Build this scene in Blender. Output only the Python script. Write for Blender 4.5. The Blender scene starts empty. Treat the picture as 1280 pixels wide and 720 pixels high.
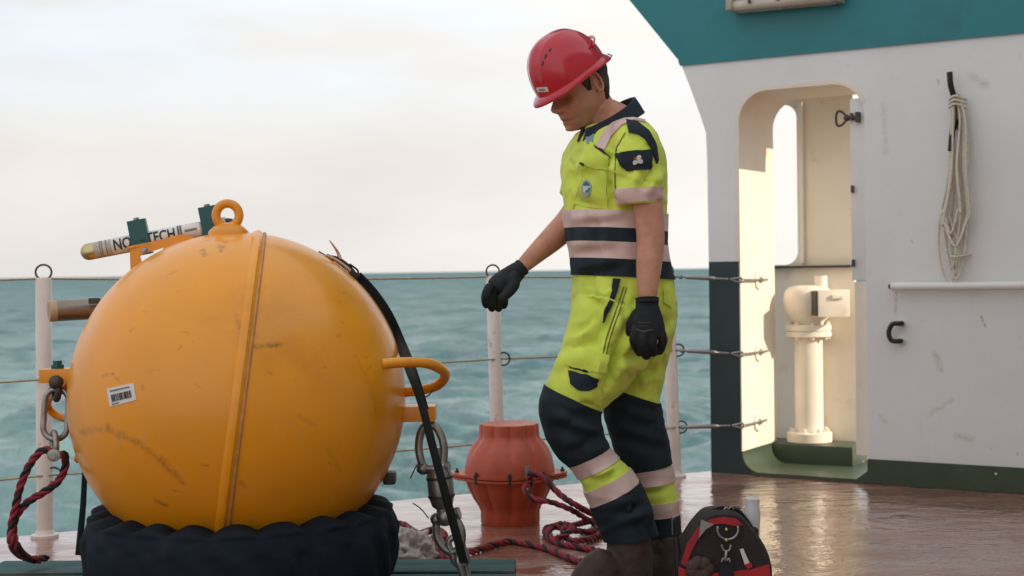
import bpy, bmesh, math, random
import numpy as np
from mathutils import Vector, Matrix, noise
from mathutils.bvhtree import BVHTree
from mathutils.geometry import tessellate_polygon
random.seed(7)
sc = bpy.context.scene
col = sc.collection
rad = math.radians
V = Vector
PI = math.pi

# ------------------------------------------------------------------ camera
CAM = V((0, 0, 1.05)); FPX = 1778.0
cam_d = bpy.data.cameras.new("camera"); cam = bpy.data.objects.new("camera", cam_d); col.objects.link(cam)
cam_d.lens = 50; cam_d.sensor_width = 36; cam_d.clip_start = .05; cam_d.clip_end = 60000
ROT = (Matrix.Rotation(rad(90 - .686), 3, 'X') @ Matrix.Rotation(rad(-.8), 3, 'Z'))
cam.matrix_world = Matrix.Translation(CAM) @ ROT.to_4x4()
cam_d.dof.use_dof = True; cam_d.dof.focus_distance = 4.35; cam_d.dof.aperture_fstop = 4.5
sc.camera = cam

# ------------------------------------------------------------------ light
D = V((.852, -.524, 0)).normalized()           # along the deckhouse wall
NIN = V((.524, .852, 0)).normalized()          # into the deckhouse
SUN_EL = rad(24)
az = D * math.cos(rad(10)) + NIN * math.sin(rad(10))
TO_SUN = V((az.x * math.cos(SUN_EL), az.y * math.cos(SUN_EL), math.sin(SUN_EL)))
sun_d = bpy.data.lights.new("sun", 'SUN'); sun = bpy.data.objects.new("sun", sun_d); col.objects.link(sun)
sun_d.energy = 4.5; sun_d.angle = rad(.6); sun_d.color = (1, .84, .64)
sun.rotation_euler = TO_SUN.to_track_quat('Z', 'Y').to_euler()
sun.location = (6, 2, 8)

world = bpy.data.worlds.new("World"); sc.world = world; world.use_nodes = True
def build_world():
    nt = world.node_tree; N = nt.nodes; L = nt.links; N.clear()
    out = N.new('ShaderNodeOutputWorld'); bg = N.new('ShaderNodeBackground'); bg.inputs[1].default_value = .1
    sky = N.new('ShaderNodeTexSky'); sky.sky_type = 'NISHITA'; sky.sun_disc = False
    sky.sun_elevation = SUN_EL; sky.sun_rotation = math.atan2(TO_SUN.x, TO_SUN.y)
    sky.dust_density = 2.0
    tc = N.new('ShaderNodeTexCoord')
    mp = N.new('ShaderNodeMapping'); mp.inputs['Scale'].default_value = (1, 1, 3.2); L.new(tc.outputs['Generated'], mp.inputs[0])
    n1 = N.new('ShaderNodeTexNoise'); n1.inputs['Scale'].default_value = 2.6; n1.inputs['Detail'].default_value = 6; n1.inputs['Roughness'].default_value = .5
    L.new(mp.outputs[0], n1.inputs['Vector'])
    # cloud colour: lilac grey <-> cream, driven by the angle to the sun and by noise
    dot = N.new('ShaderNodeVectorMath'); dot.operation = 'DOT_PRODUCT'; L.new(tc.outputs['Generated'], dot.inputs[0])
    dot.inputs[1].default_value = TO_SUN
    mr = N.new('ShaderNodeMapRange'); mr.inputs[1].default_value = -.80; mr.inputs[2].default_value = .02
    L.new(dot.outputs['Value'], mr.inputs[0])
    ns = N.new('ShaderNodeMath'); ns.operation = 'MULTIPLY_ADD'; ns.inputs[1].default_value = .9; ns.inputs[2].default_value = -.45
    L.new(n1.outputs[0], ns.inputs[0])
    ad = N.new('ShaderNodeMath'); ad.operation = 'ADD'; L.new(mr.outputs[0], ad.inputs[0]); L.new(ns.outputs[0], ad.inputs[1])
    cr = N.new('ShaderNodeValToRGB'); L.new(ad.outputs[0], cr.inputs[0])
    e = cr.color_ramp.elements
    e[0].position = 0; e[0].color = (.54, .52, .52, 1)
    e[1].position = 1; e[1].color = (.935, .905, .85, 1)
    m = e.new(.45); m.color = (.745, .712, .68, 1)
    sc10 = N.new('ShaderNodeVectorMath'); sc10.operation = 'SCALE'; sc10.inputs[3].default_value = 10.6; L.new(cr.outputs[0], sc10.inputs[0])
    # thin blue gaps higher up
    n2 = N.new('ShaderNodeTexNoise'); n2.inputs['Scale'].default_value = 3.1; n2.inputs['Detail'].default_value = 4
    mp2 = N.new('ShaderNodeMapping'); mp2.inputs['Location'].default_value = (3.2, 1.1, .4); mp2.inputs['Scale'].default_value = (1, 1, 4); L.new(tc.outputs['Generated'], mp2.inputs[0]); L.new(mp2.outputs[0], n2.inputs['Vector'])
    sx = N.new('ShaderNodeSeparateXYZ'); L.new(tc.outputs['Generated'], sx.inputs[0])
    up = N.new('ShaderNodeMapRange'); up.inputs[1].default_value = .085; up.inputs[2].default_value = .18; L.new(sx.outputs[2], up.inputs[0])
    gp = N.new('ShaderNodeMapRange'); gp.inputs[1].default_value = .36; gp.inputs[2].default_value = .58; L.new(n2.outputs[0], gp.inputs[0])
    ml = N.new('ShaderNodeMath'); ml.operation = 'MULTIPLY'; L.new(up.outputs[0], ml.inputs[0]); L.new(gp.outputs[0], ml.inputs[1])
    ml2 = N.new('ShaderNodeMath'); ml2.operation = 'MULTIPLY'; L.new(ml.outputs[0], ml2.inputs[0])
    hi = N.new('ShaderNodeMapRange'); hi.inputs[1].default_value = .22; hi.inputs[2].default_value = .7; hi.inputs[3].default_value = .75; hi.inputs[4].default_value = .75; L.new(sx.outputs[2], hi.inputs[0]); L.new(hi.outputs[0], ml2.inputs[1])
    blue = N.new('ShaderNodeVectorMath'); blue.operation = 'MULTIPLY_ADD'; L.new(sky.outputs[0], blue.inputs[0])
    blue.inputs[1].default_value = (.55, .8, 1.0); hb = N.new('ShaderNodeMapRange'); hb.inputs[1].default_value = .22; hb.inputs[2].default_value = .6; hb.inputs[3].default_value = 7.0; hb.inputs[4].default_value = 7.4; L.new(sx.outputs[2], hb.inputs[0]); L.new(hb.outputs[0], blue.inputs[2])
    mx = N.new('ShaderNodeMix'); mx.data_type = 'RGBA'; L.new(ml2.outputs[0], mx.inputs[0])
    L.new(sc10.outputs[0], mx.inputs[6]); L.new(blue.outputs[0], mx.inputs[7])
    L.new(mx.outputs[2], bg.inputs[0]); L.new(bg.outputs[0], out.inputs[0])
build_world()
vs = sc.view_settings
vs.view_transform = 'Standard'; vs.look = 'None'; vs.exposure = .15; vs.gamma = 1; vs.use_curve_mapping = False
sc.render.engine = 'CYCLES'
sc.cycles.use_denoising = True
sc.cycles.max_bounces = 6; sc.cycles.diffuse_bounces = 4; sc.cycles.glossy_bounces = 3; sc.cycles.caustics_reflective = False

# ------------------------------------------------------------------ measuring helpers
def ray(px, py):
    return (ROT @ V(((px - 640) / FPX, -(py - 360) / FPX, -1))).normalized()
def at(px, py, Y):
    d = ray(px, py); return CAM + d * (Y / d.y)
def ground(px, py, z=0):
    d = ray(px, py); return CAM + d * ((z - CAM.z) / d.z)
def plane_hit(px, py, p0, n):
    d = ray(px, py); return CAM + d * ((p0 - CAM).dot(n) / d.dot(n))
def m_at(Y): return Y / FPX
def path(pts, Y):
    return [at(p[0], p[1], p[2] if len(p) > 2 else Y) for p in pts]
def spline(P, k=6, closed=False):
    P = [V(p) for p in P]; n = len(P); out = []
    for i in range(n if closed else n - 1):
        g = (lambda j: P[j % n]) if closed else (lambda j: P[min(max(j, 0), n - 1)])
        a, b, c, d = g(i - 1), g(i), g(i + 1), g(i + 2)
        for t in range(k):
            t = t / k
            out.append(.5 * ((2 * b) + (c - a) * t + (2 * a - 5 * b + 4 * c - d) * t * t + (3 * b - a - 3 * c + d) * t ** 3))
    if not closed: out.append(P[-1])
    return out
def resample(P, step):
    out = [P[0]]; acc = 0
    for a, b in zip(P[:-1], P[1:]):
        L = (b - a).length; t = step - acc
        while t <= L and L > 0:
            out.append(a.lerp(b, t / L)); t += step
        acc = (acc + L) % step
    return out

# ------------------------------------------------------------------ mesh helpers
class MB:
    def __init__(s): s.v = []; s.f = []; s.mi = []; s.cur = 0
    def add(s, vs, fs):
        o = len(s.v); s.v += [V(x) for x in vs]
        for f in fs: s.f.append([o + i for i in f]); s.mi.append(s.cur)
        return s
    def box(s, c, size, ax=None, bev=0):
        ax = ax or (V((1, 0, 0)), V((0, 1, 0)), V((0, 0, 1)))
        c = V(c); bm = bmesh.new(); bmesh.ops.create_cube(bm, size=1)
        for v in bm.verts: v.co = V((v.co.x * size[0], v.co.y * size[1], v.co.z * size[2]))
        if bev: bmesh.ops.bevel(bm, geom=bm.edges[:], offset=bev, segments=2, profile=.7, affect='EDGES')
        bm.verts.index_update()
        vs = [c + ax[0] * v.co.x + ax[1] * v.co.y + ax[2] * v.co.z for v in bm.verts]
        fs = [[v.index for v in f.verts] for f in bm.faces]; bm.free()
        return s.add(vs, fs)
    def tube(s, P, r, n=10, closed=False, flat=None, cap=True, up=None):
        """round (or flat=(a,b) elliptical) tube along P; r is a number or a list"""
        P = [V(p) for p in P]; k = len(P); R = r if hasattr(r, '__len__') else [r] * k
        T = []
        for i in range(k):
            a = P[(i - 1) % k] if closed or i else P[0]; b = P[(i + 1) % k] if closed or i < k - 1 else P[-1]
            t = (b - a); T.append(t.normalized() if t.length > 1e-9 else V((0, 0, 1)))
        if up is not None: u = V(up)
        else: u = T[0].orthogonal()
        u = (u - T[0] * u.dot(T[0])).normalized(); vs = []; fs = []
        for i in range(k):
            if up is not None: u = V(up)
            u = (u - T[i] * u.dot(T[i])).normalized(); w = T[i].cross(u)
            for j in range(n):
                a = 2 * PI * j / n; fa, fb = flat or (1, 1)
                vs.append(P[i] + u * (math.cos(a) * R[i] * fa) + w * (math.sin(a) * R[i] * fb))
        for i in range(k if closed else k - 1):
            for j in range(n):
                i2 = (i + 1) % k; j2 = (j + 1) % n
                fs.append([i * n + j, i * n + j2, i2 * n + j2, i2 * n + j])
        if cap and not closed:
            fs.append(list(range(n))[::-1]); fs.append([(k - 1) * n + j for j in range(n)])
        return s.add(vs, fs)
    def cyl(s, a, b, r, n=16, r2=None): return s.tube([a, b], [r, r if r2 is None else r2], n)
    def lathe(s, base, axis, prof, n=24, lob=None):
        axis = V(axis).normalized(); u = axis.orthogonal().normalized(); w = axis.cross(u); vs = []; fs = []; k = len(prof)
        for i, (r, h) in enumerate(prof):
            for j in range(n):
                a = 2 * PI * j / n; rr = r * (lob(a, i / (k - 1)) if lob else 1)
                vs.append(V(base) + axis * h + (u * math.cos(a) + w * math.sin(a)) * rr)
        for i in range(k - 1):
            for j in range(n): fs.append([i * n + j, i * n + (j + 1) % n, (i + 1) * n + (j + 1) % n, (i + 1) * n + j])
        fs.append(list(range(n))[::-1]); fs.append([(k - 1) * n + j for j in range(n)])
        return s.add(vs, fs)
    def loft(s, rings):
        n = len(rings[0]); vs = [p for r in rings for p in r]; fs = []
        for i in range(len(rings) - 1):
            for j in range(n): fs.append([i * n + j, i * n + (j + 1) % n, (i + 1) * n + (j + 1) % n, (i + 1) * n + j])
        fs.append(list(range(n))[::-1]); fs.append([(len(rings) - 1) * n + j for j in range(n)])
        return s.add(vs, fs)
    def sphere(s, c, r, nu=16, nv=10, sx=(1, 1, 1), ax=None):
        ax = ax or (V((1, 0, 0)), V((0, 1, 0)), V((0, 0, 1))); rings = []
        for i in range(nv + 1):
            p = PI * (.002 + .996 * i / nv)
            rings.append([V(c) + ax[0] * (math.sin(p) * math.cos(2 * PI * j / nu) * r * sx[0]) + ax[1] * (math.sin(p) * math.sin(2 * PI * j / nu) * r * sx[1]) - ax[2] * (math.cos(p) * r * sx[2]) for j in range(nu)])
        return s.loft(rings)
    def plate(s, outer, holes, frame, t):
        """flat plate with holes; frame(a,b,depth)->point"""
        polys = [[V((p[0], p[1], 0)) for p in q] for q in [outer] + list(holes)]
        tris = tessellate_polygon(polys); flatp = [p for q in polys for p in q]; n = len(flatp)
        vs = [frame(p.x, p.y, 0) for p in flatp] + [frame(p.x, p.y, t) for p in flatp]
        fs = []
        for a, b, c in tris: fs.append([a, b, c]); fs.append([n + c, n + b, n + a])
        o = 0
        for q in polys:
            k = len(q)
            for i in range(k): fs.append([o + i, o + (i + 1) % k, n + o + (i + 1) % k, n + o + i])
            o += k
        return s.add(vs, fs)
    def build(s, name, mat, parent=None, smooth=None, origin=None, fix=True):
        o0 = V(parent['_o']) if parent is not None else (V(origin) if origin is not None else V((0, 0, 0)))
        me = bpy.data.meshes.new(name); me.from_pydata([tuple(v - o0) for v in s.v], [], s.f)
        for m in (mat if isinstance(mat, (list, tuple)) else [mat]): me.materials.append(m)
        me.polygons.foreach_set('material_index', s.mi)
        if fix:
            bm = bmesh.new(); bm.from_mesh(me); bmesh.ops.recalc_face_normals(bm, faces=bm.faces[:]); bm.to_mesh(me); bm.free()
        if smooth is not None:
            me.polygons.foreach_set('use_smooth', [True] * len(me.polygons))
            if smooth < 180: me.set_sharp_from_angle(angle=rad(smooth))
        ob = bpy.data.objects.new(name, me); col.objects.link(ob); ob['_o'] = o0
        if parent is not None: ob.parent = parent
        else: ob.location = o0
        return ob
def tag(o, label=None, cat=None, group=None, kind=None):
    for k, v in (('label', label), ('category', cat), ('group', group), ('kind', kind)):
        if v: o[k] = v
    return o
def thing(name, label, cat, loc, group=None):
    o = bpy.data.objects.new(name, None); col.objects.link(o); o.location = loc; o['_o'] = V(loc); o.empty_display_size = .1
    return tag(o, label, cat, group)

# ------------------------------------------------------------------ materials
def M(name, c, rough=.5, metal=0, var=.10, scale=6, bump=0, bscale=60, dirt=None, spec=.5, coat=0, sheen=0, strokes=None, rvar=.0):
    m = bpy.data.materials.new(name); m.use_nodes = True; nt = m.node_tree; N = nt.nodes; L = nt.links
    b = N['Principled BSDF']; b.inputs['Roughness'].default_value = rough; b.inputs['Metallic'].default_value = metal
    b.inputs['Specular IOR Level'].default_value = spec; b.inputs['Coat Weight'].default_value = coat; b.inputs['Coat Roughness'].default_value = .12
    if sheen: b.inputs['Sheen Weight'].default_value = sheen
    tc = N.new('ShaderNodeTexCoord'); P = tc.outputs['Object']
    n = N.new('ShaderNodeTexNoise'); n.inputs['Scale'].default_value = scale; n.inputs['Detail'].default_value = 7; n.inputs['Roughness'].default_value = .6; L.new(P, n.inputs['Vector'])
    r = N.new('ShaderNodeMapRange'); r.inputs[1].default_value = .3; r.inputs[2].default_value = .7; r.inputs[3].default_value = 1 - var; r.inputs[4].default_value = 1 + var; L.new(n.outputs[0], r.inputs[0])
    mu = N.new('ShaderNodeVectorMath'); mu.operation = 'SCALE'; mu.inputs[0].default_value = c[:3]; L.new(r.outputs[0], mu.inputs[3]); cur = mu.outputs[0]
    def blend(fac, colr):
        nonlocal cur
        mx = N.new('ShaderNodeMix'); mx.data_type = 'RGBA'; L.new(fac, mx.inputs[0]); L.new(cur, mx.inputs[6]); mx.inputs[7].default_value = (*colr, 1); cur = mx.outputs[2]
    for d in (dirt if isinstance(dirt, list) else ([dirt] if dirt else [])):
        dc, lo, hi, ds, amt = d[:5]; st = d[5] if len(d) > 5 else (1, 1, 1)
        mp = N.new('ShaderNodeMapping'); mp.inputs['Scale'].default_value = st; mp.inputs['Location'].default_value = (random.random() * 9,) * 3; L.new(P, mp.inputs[0])
        dn = N.new('ShaderNodeTexNoise'); dn.inputs['Scale'].default_value = ds; dn.inputs['Detail'].default_value = 8; dn.inputs['Roughness'].default_value = .65; L.new(mp.outputs[0], dn.inputs['Vector'])
        dr = N.new('ShaderNodeMapRange'); dr.inputs[1].default_value = lo; dr.inputs[2].default_value = hi; dr.inputs[4].default_value = amt; L.new(dn.outputs[0], dr.inputs[0]); blend(dr.outputs[0], dc)
    if strokes:
        wn = N.new('ShaderNodeTexNoise'); wn.inputs['Scale'].default_value = 28; wn.inputs['Detail'].default_value = 4; L.new(P, wn.inputs['Vector'])
        off = N.new('ShaderNodeVectorMath'); off.operation = 'MULTIPLY_ADD'; L.new(wn.outputs['Color'], off.inputs[0]); off.inputs[1].default_value = (.022,) * 3; off.inputs[2].default_value = (-.011,) * 3
        pw = N.new('ShaderNodeVectorMath'); L.new(P, pw.inputs[0]); L.new(off.outputs[0], pw.inputs[1])
        gr = N.new('ShaderNodeTexNoise'); gr.inputs['Scale'].default_value = 90; gr.inputs['Detail'].default_value = 3; L.new(P, gr.inputs['Vector'])
        for A, B, w, sc_, amt in strokes:
            A = V(A); B = V(B); AB = B - A; l2 = max(AB.dot(AB), 1e-9)
            s1 = N.new('ShaderNodeVectorMath'); s1.operation = 'SUBTRACT'; L.new(pw.outputs[0], s1.inputs[0]); s1.inputs[1].default_value = A
            s2 = N.new('ShaderNodeVectorMath'); s2.operation = 'DOT_PRODUCT'; L.new(s1.outputs[0], s2.inputs[0]); s2.inputs[1].default_value = AB / l2
            cl = N.new('ShaderNodeClamp'); L.new(s2.outputs['Value'], cl.inputs[0])
            s3 = N.new('ShaderNodeVectorMath'); s3.operation = 'SCALE'; s3.inputs[0].default_value = AB; L.new(cl.outputs[0], s3.inputs[3])
            s4 = N.new('ShaderNodeVectorMath'); s4.operation = 'DISTANCE'; L.new(s1.outputs[0], s4.inputs[0]); L.new(s3.outputs[0], s4.inputs[1])
            fr = N.new('ShaderNodeMapRange'); fr.inputs[1].default_value = 0; fr.inputs[2].default_value = w; fr.inputs[3].default_value = 1; fr.inputs[4].default_value = 0; L.new(s4.outputs['Value'], fr.inputs[0])
            g2 = N.new('ShaderNodeMapRange'); g2.inputs[1].default_value = .35; g2.inputs[2].default_value = .62; g2.inputs[3].default_value = .25 * amt; g2.inputs[4].default_value = amt; L.new(gr.outputs[0], g2.inputs[0])
            mm = N.new('ShaderNodeMath'); mm.operation = 'MULTIPLY'; L.new(fr.outputs[0], mm.inputs[0]); L.new(g2.outputs[0], mm.inputs[1]); blend(mm.outputs[0], sc_)
    L.new(cur, b.inputs['Base Color'])
    if rvar:
        rr = N.new('ShaderNodeMapRange'); rr.inputs[1].default_value = .3; rr.inputs[2].default_value = .7; rr.inputs[3].default_value = max(.02, rough - rvar); rr.inputs[4].default_value = rough + rvar; L.new(n.outputs[0], rr.inputs[0]); L.new(rr.outputs[0], b.inputs['Roughness'])
    if bump:
        bn = N.new('ShaderNodeTexNoise'); bn.inputs['Scale'].default_value = bscale; bn.inputs['Detail'].default_value = 5; L.new(P, bn.inputs['Vector'])
        bp = N.new('ShaderNodeBump'); bp.inputs['Strength'].default_value = 1; bp.inputs['Distance'].default_value = bump; L.new(bn.outputs[0], bp.inputs['Height']); L.new(bp.outputs[0], b.inputs['Normal'])
    return m
RUST = (.16, .06, .025)
white_paint = M('white_paint', (.73, .715, .685), .42, var=.05, scale=1.6, bump=.005, bscale=2.6, dirt=[((.42, .36, .30), .56, .78, 1.2, .35, (1, 1, .45)), (RUST, .72, .80, 7, .6), ((.5, .46, .40), .6, .75, 3, .3, (1, 1, .2))])
cream_paint = M('cream_paint', (.78, .71, .60), .45, var=.05, scale=4, bump=.0015, bscale=14, dirt=[((.5, .38, .25), .60, .72, 6, .5), (RUST, .72, .8, 9, .6)])
teal_paint = M('teal_paint', (.006, .185, .205), .38, var=.07, scale=2, bump=.001, bscale=10, dirt=((.01, .09, .10), .58, .75, 2.5, .4))
dark_green_paint = M('dark_green_paint', (.010, .030, .031), .4, var=.12, scale=4, dirt=((.10, .11, .10), .62, .78, 6, .4))
green_paint = M('green_paint', (.048, .070, .042), .4, var=.15, scale=5, dirt=((.14, .11, .08), .58, .75, 6, .5))
post_paint = M('post_paint', (.66, .58, .52), .4, var=.08, scale=10, dirt=[(RUST, .64, .70, 12, .75), ((.4, .3, .22), .56, .75, 5, .35, (1, 1, .3))])
steel = M('galvanised_steel', (.33, .32, .31), .42, .85, var=.25, scale=25, dirt=((.18, .12, .08), .58, .72, 30, .6), bump=.0006, bscale=120)
dark_steel = M('dark_steel', (.07, .065, .06), .5, .7, var=.2, scale=30)
wire_mat = M('wire_rope', (.40, .30, .18), .45, .35, var=.25, scale=60)
brass = M('brass', (.50, .42, .22), .28, .95, var=.12, scale=20)
titanium = M('dull_titanium', (.24, .20, .165), .35, .8, var=.15, scale=14, dirt=((.4, .33, .24), .6, .75, 18, .4))
orange = M('float_flange_orange', (.74, .28, .007), .38, var=.08, scale=12, dirt=((.3, .10, .01), .6, .75, 20, .4), coat=.2)
black_strap = M('black_webbing', (.012, .014, .017), .75, var=.2, scale=60, bump=.0008, bscale=300)
navy_canvas = M('navy_canvas', (.010, .016, .024), .8, var=.35, scale=7, bump=.003, bscale=22, dirt=((.035, .032, .03), .56, .78, 8, .45), spec=.15)
pallet_wood = M('painted_teal_wood', (.010, .068, .066), .8, var=.3, scale=9, bump=.002, bscale=30, dirt=[((.16, .12, .085), .58, .68, 9, .7, (.3, 1.5, 1))])
raw_wood = M('bare_wood', (.11, .085, .06), .7, var=.3, scale=14, bump=.002, bscale=40)
red_rope = M('red_strand', (.24, .018, .030), .75, var=.3, scale=60, bump=.0012, bscale=300)
black_rope = M('black_strand', (.010, .010, .013), .75, var=.3, scale=60, bump=.0012, bscale=300)
pale_rope = M('pale_rope', (.64, .58, .48), .8, var=.15, scale=60, bump=.001, bscale=300)
rubber_red = M('orange_red_rubber', (.44, .074, .030), .45, var=.10, scale=6, dirt=[((.30, .06, .04), .55, .75, 9, .5), ((.55, .22, .15), .66, .74, 30, .4)], bump=.0008, bscale=50)
black_rubber = M('black_rubber', (.012, .012, .012), .55, var=.2, scale=30)
grey_cloth = M('grey_cloth', (.50, .45, .42), .9, var=.25, scale=18, bump=.002, bscale=60)
pink_cloth = M('worn_strap_end', (.58, .37, .30), .8, var=.3, scale=30, dirt=((.18, .11, .09), .54, .68, 40, .6))
green_plastic = M('teal_clamp_plastic', (.004, .075, .075), .4, var=.1, scale=30)
sticker_white = M('sticker_white', (.68, .66, .64), .5, var=.05)
ink = M('ink_black', (.02, .02, .02), .6, var=.1)
grey_ink = M('ink_grey', (.22, .18, .16), .6, var=.2, scale=60)
tube_body = M('beacon_housing', (.40, .38, .35), .35, var=.12, scale=30, dirt=((.18, .14, .11), .55, .7, 40, .6))

# ------------------------------------------------------------------ the sea
def make_sea():
    rng = np.random.default_rng(3); Z = -4.3
    R = np.concatenate([np.geomspace(7, 900, 1000), np.geomspace(940, 40000, 60)])
    A = np.radians(np.linspace(-62, 62, 420)); rr, aa = np.meshgrid(R, A, indexing='ij')
    x = rr * np.sin(aa); y = rr * np.cos(aa); z = np.zeros_like(x)
    cell = np.maximum(np.gradient(R), R * (A[1] - A[0]) * .6)[:, None]
    wx = x + .9 * np.sin(y * .21 + 1) + .5 * np.sin(y * .47); wy = y + .9 * np.sin(x * .19) + .5 * np.sin(x * .53 + 2)
    for i in range(80):
        lam = .45 * (5.5 / .45) ** rng.random(); th = rad(-70) + rng.normal(0, .40)
        k = 2 * PI / lam; amp = .0115 * lam ** .82 * (.6 + .8 * rng.random())
        ph = k * (wx * math.cos(th) + wy * math.sin(th)) + rng.random() * 7
        s = .5 + .5 * np.sin(ph)
        z += amp * 2 * (s ** 1.6 - .4) * np.clip(lam / cell / 2.6 - .4, 0, 1)
    n, m = x.shape; vs = np.stack([x, y, z + Z], -1).reshape(-1, 3)
    i = np.arange(n - 1)[:, None] * m + np.arange(m - 1)[None]; f = np.stack([i, i + 1, i + m + 1, i + m], -1).reshape(-1, 4)
    me = bpy.data.meshes.new('sea'); me.vertices.add(len(vs)); me.vertices.foreach_set('co', vs.ravel())
    me.loops.add(f.size); me.loops.foreach_set('vertex_index', f.ravel()); me.polygons.add(len(f))
    me.polygons.foreach_set('loop_start', np.arange(len(f)) * 4); me.polygons.foreach_set('use_smooth', np.ones(len(f), bool)); me.update(calc_edges=True)
    ob = bpy.data.objects.new('sea', me); col.objects.link(ob); tag(ob, 'choppy teal sea out to the horizon', None, None, 'structure')
    mt = bpy.data.materials.new('sea_water'); mt.use_nodes = True; nt = mt.node_tree; N = nt.nodes; L = nt.links; b = N['Principled BSDF']
    b.inputs['Roughness'].default_value = .22; b.inputs['IOR'].default_value = 1.33; b.inputs['Specular IOR Level'].default_value = .30
    tc = N.new('ShaderNodeTexCoord'); mp = N.new('ShaderNodeMapping'); mp.inputs['Rotation'].default_value = (0, 0, rad(35)); mp.inputs['Scale'].default_value = (1.6, .7, 1); L.new(tc.outputs['Object'], mp.inputs[0])
    n1 = N.new('ShaderNodeTexNoise'); n1.inputs['Scale'].default_value = .09; n1.inputs['Detail'].default_value = 5; L.new(mp.outputs[0], n1.inputs['Vector'])
    cr = N.new('ShaderNodeValToRGB'); e = cr.color_ramp.elements; e[0].position = .35; e[0].color = (.048, .110, .124, 1); e[1].position = .65; e[1].color = (.122, .198, .212, 1); L.new(n1.outputs[0], cr.inputs[0]); L.new(cr.outputs[0], b.inputs['Base Color'])
    n2 = N.new('ShaderNodeTexNoise'); n2.inputs['Scale'].default_value = 1.9; n2.inputs['Detail'].default_value = 5; n2.inputs['Roughness'].default_value = .6; L.new(mp.outputs[0], n2.inputs['Vector'])
    bp = N.new('ShaderNodeBump'); bp.inputs['Distance'].default_value = .10; bp.inputs['Strength'].default_value = .8; L.new(n2.outputs[0], bp.inputs['Height']); L.new(bp.outputs[0], b.inputs['Normal'])
    ln = N.new('ShaderNodeVectorMath'); ln.operation = 'LENGTH'; L.new(tc.outputs['Object'], ln.inputs[0])   # unresolved chop: far water mirrors less sky
    fm = N.new('ShaderNodeMapRange'); lg = N.new('ShaderNodeMath'); lg.operation = 'LOGARITHM'; lg.inputs[1].default_value = 10; L.new(ln.outputs['Value'], lg.inputs[0]); fm.inputs[1].default_value = 1.4; fm.inputs[2].default_value = 4.0; fm.inputs[3].default_value = .40; fm.inputs[4].default_value = .06; L.new(lg.outputs[0], fm.inputs[0])
    fr = N.new('ShaderNodeMapRange'); fr.inputs[1].default_value = 1.6; fr.inputs[2].default_value = 3.0; fr.inputs[3].default_value = .22; fr.inputs[4].default_value = .75; L.new(lg.outputs[0], fr.inputs[0]); L.new(fr.outputs[0], b.inputs['Roughness']); L.new(fm.outputs[0], b.inputs['Specular IOR Level'])
    me.materials.append(mt)
make_sea()

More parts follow.
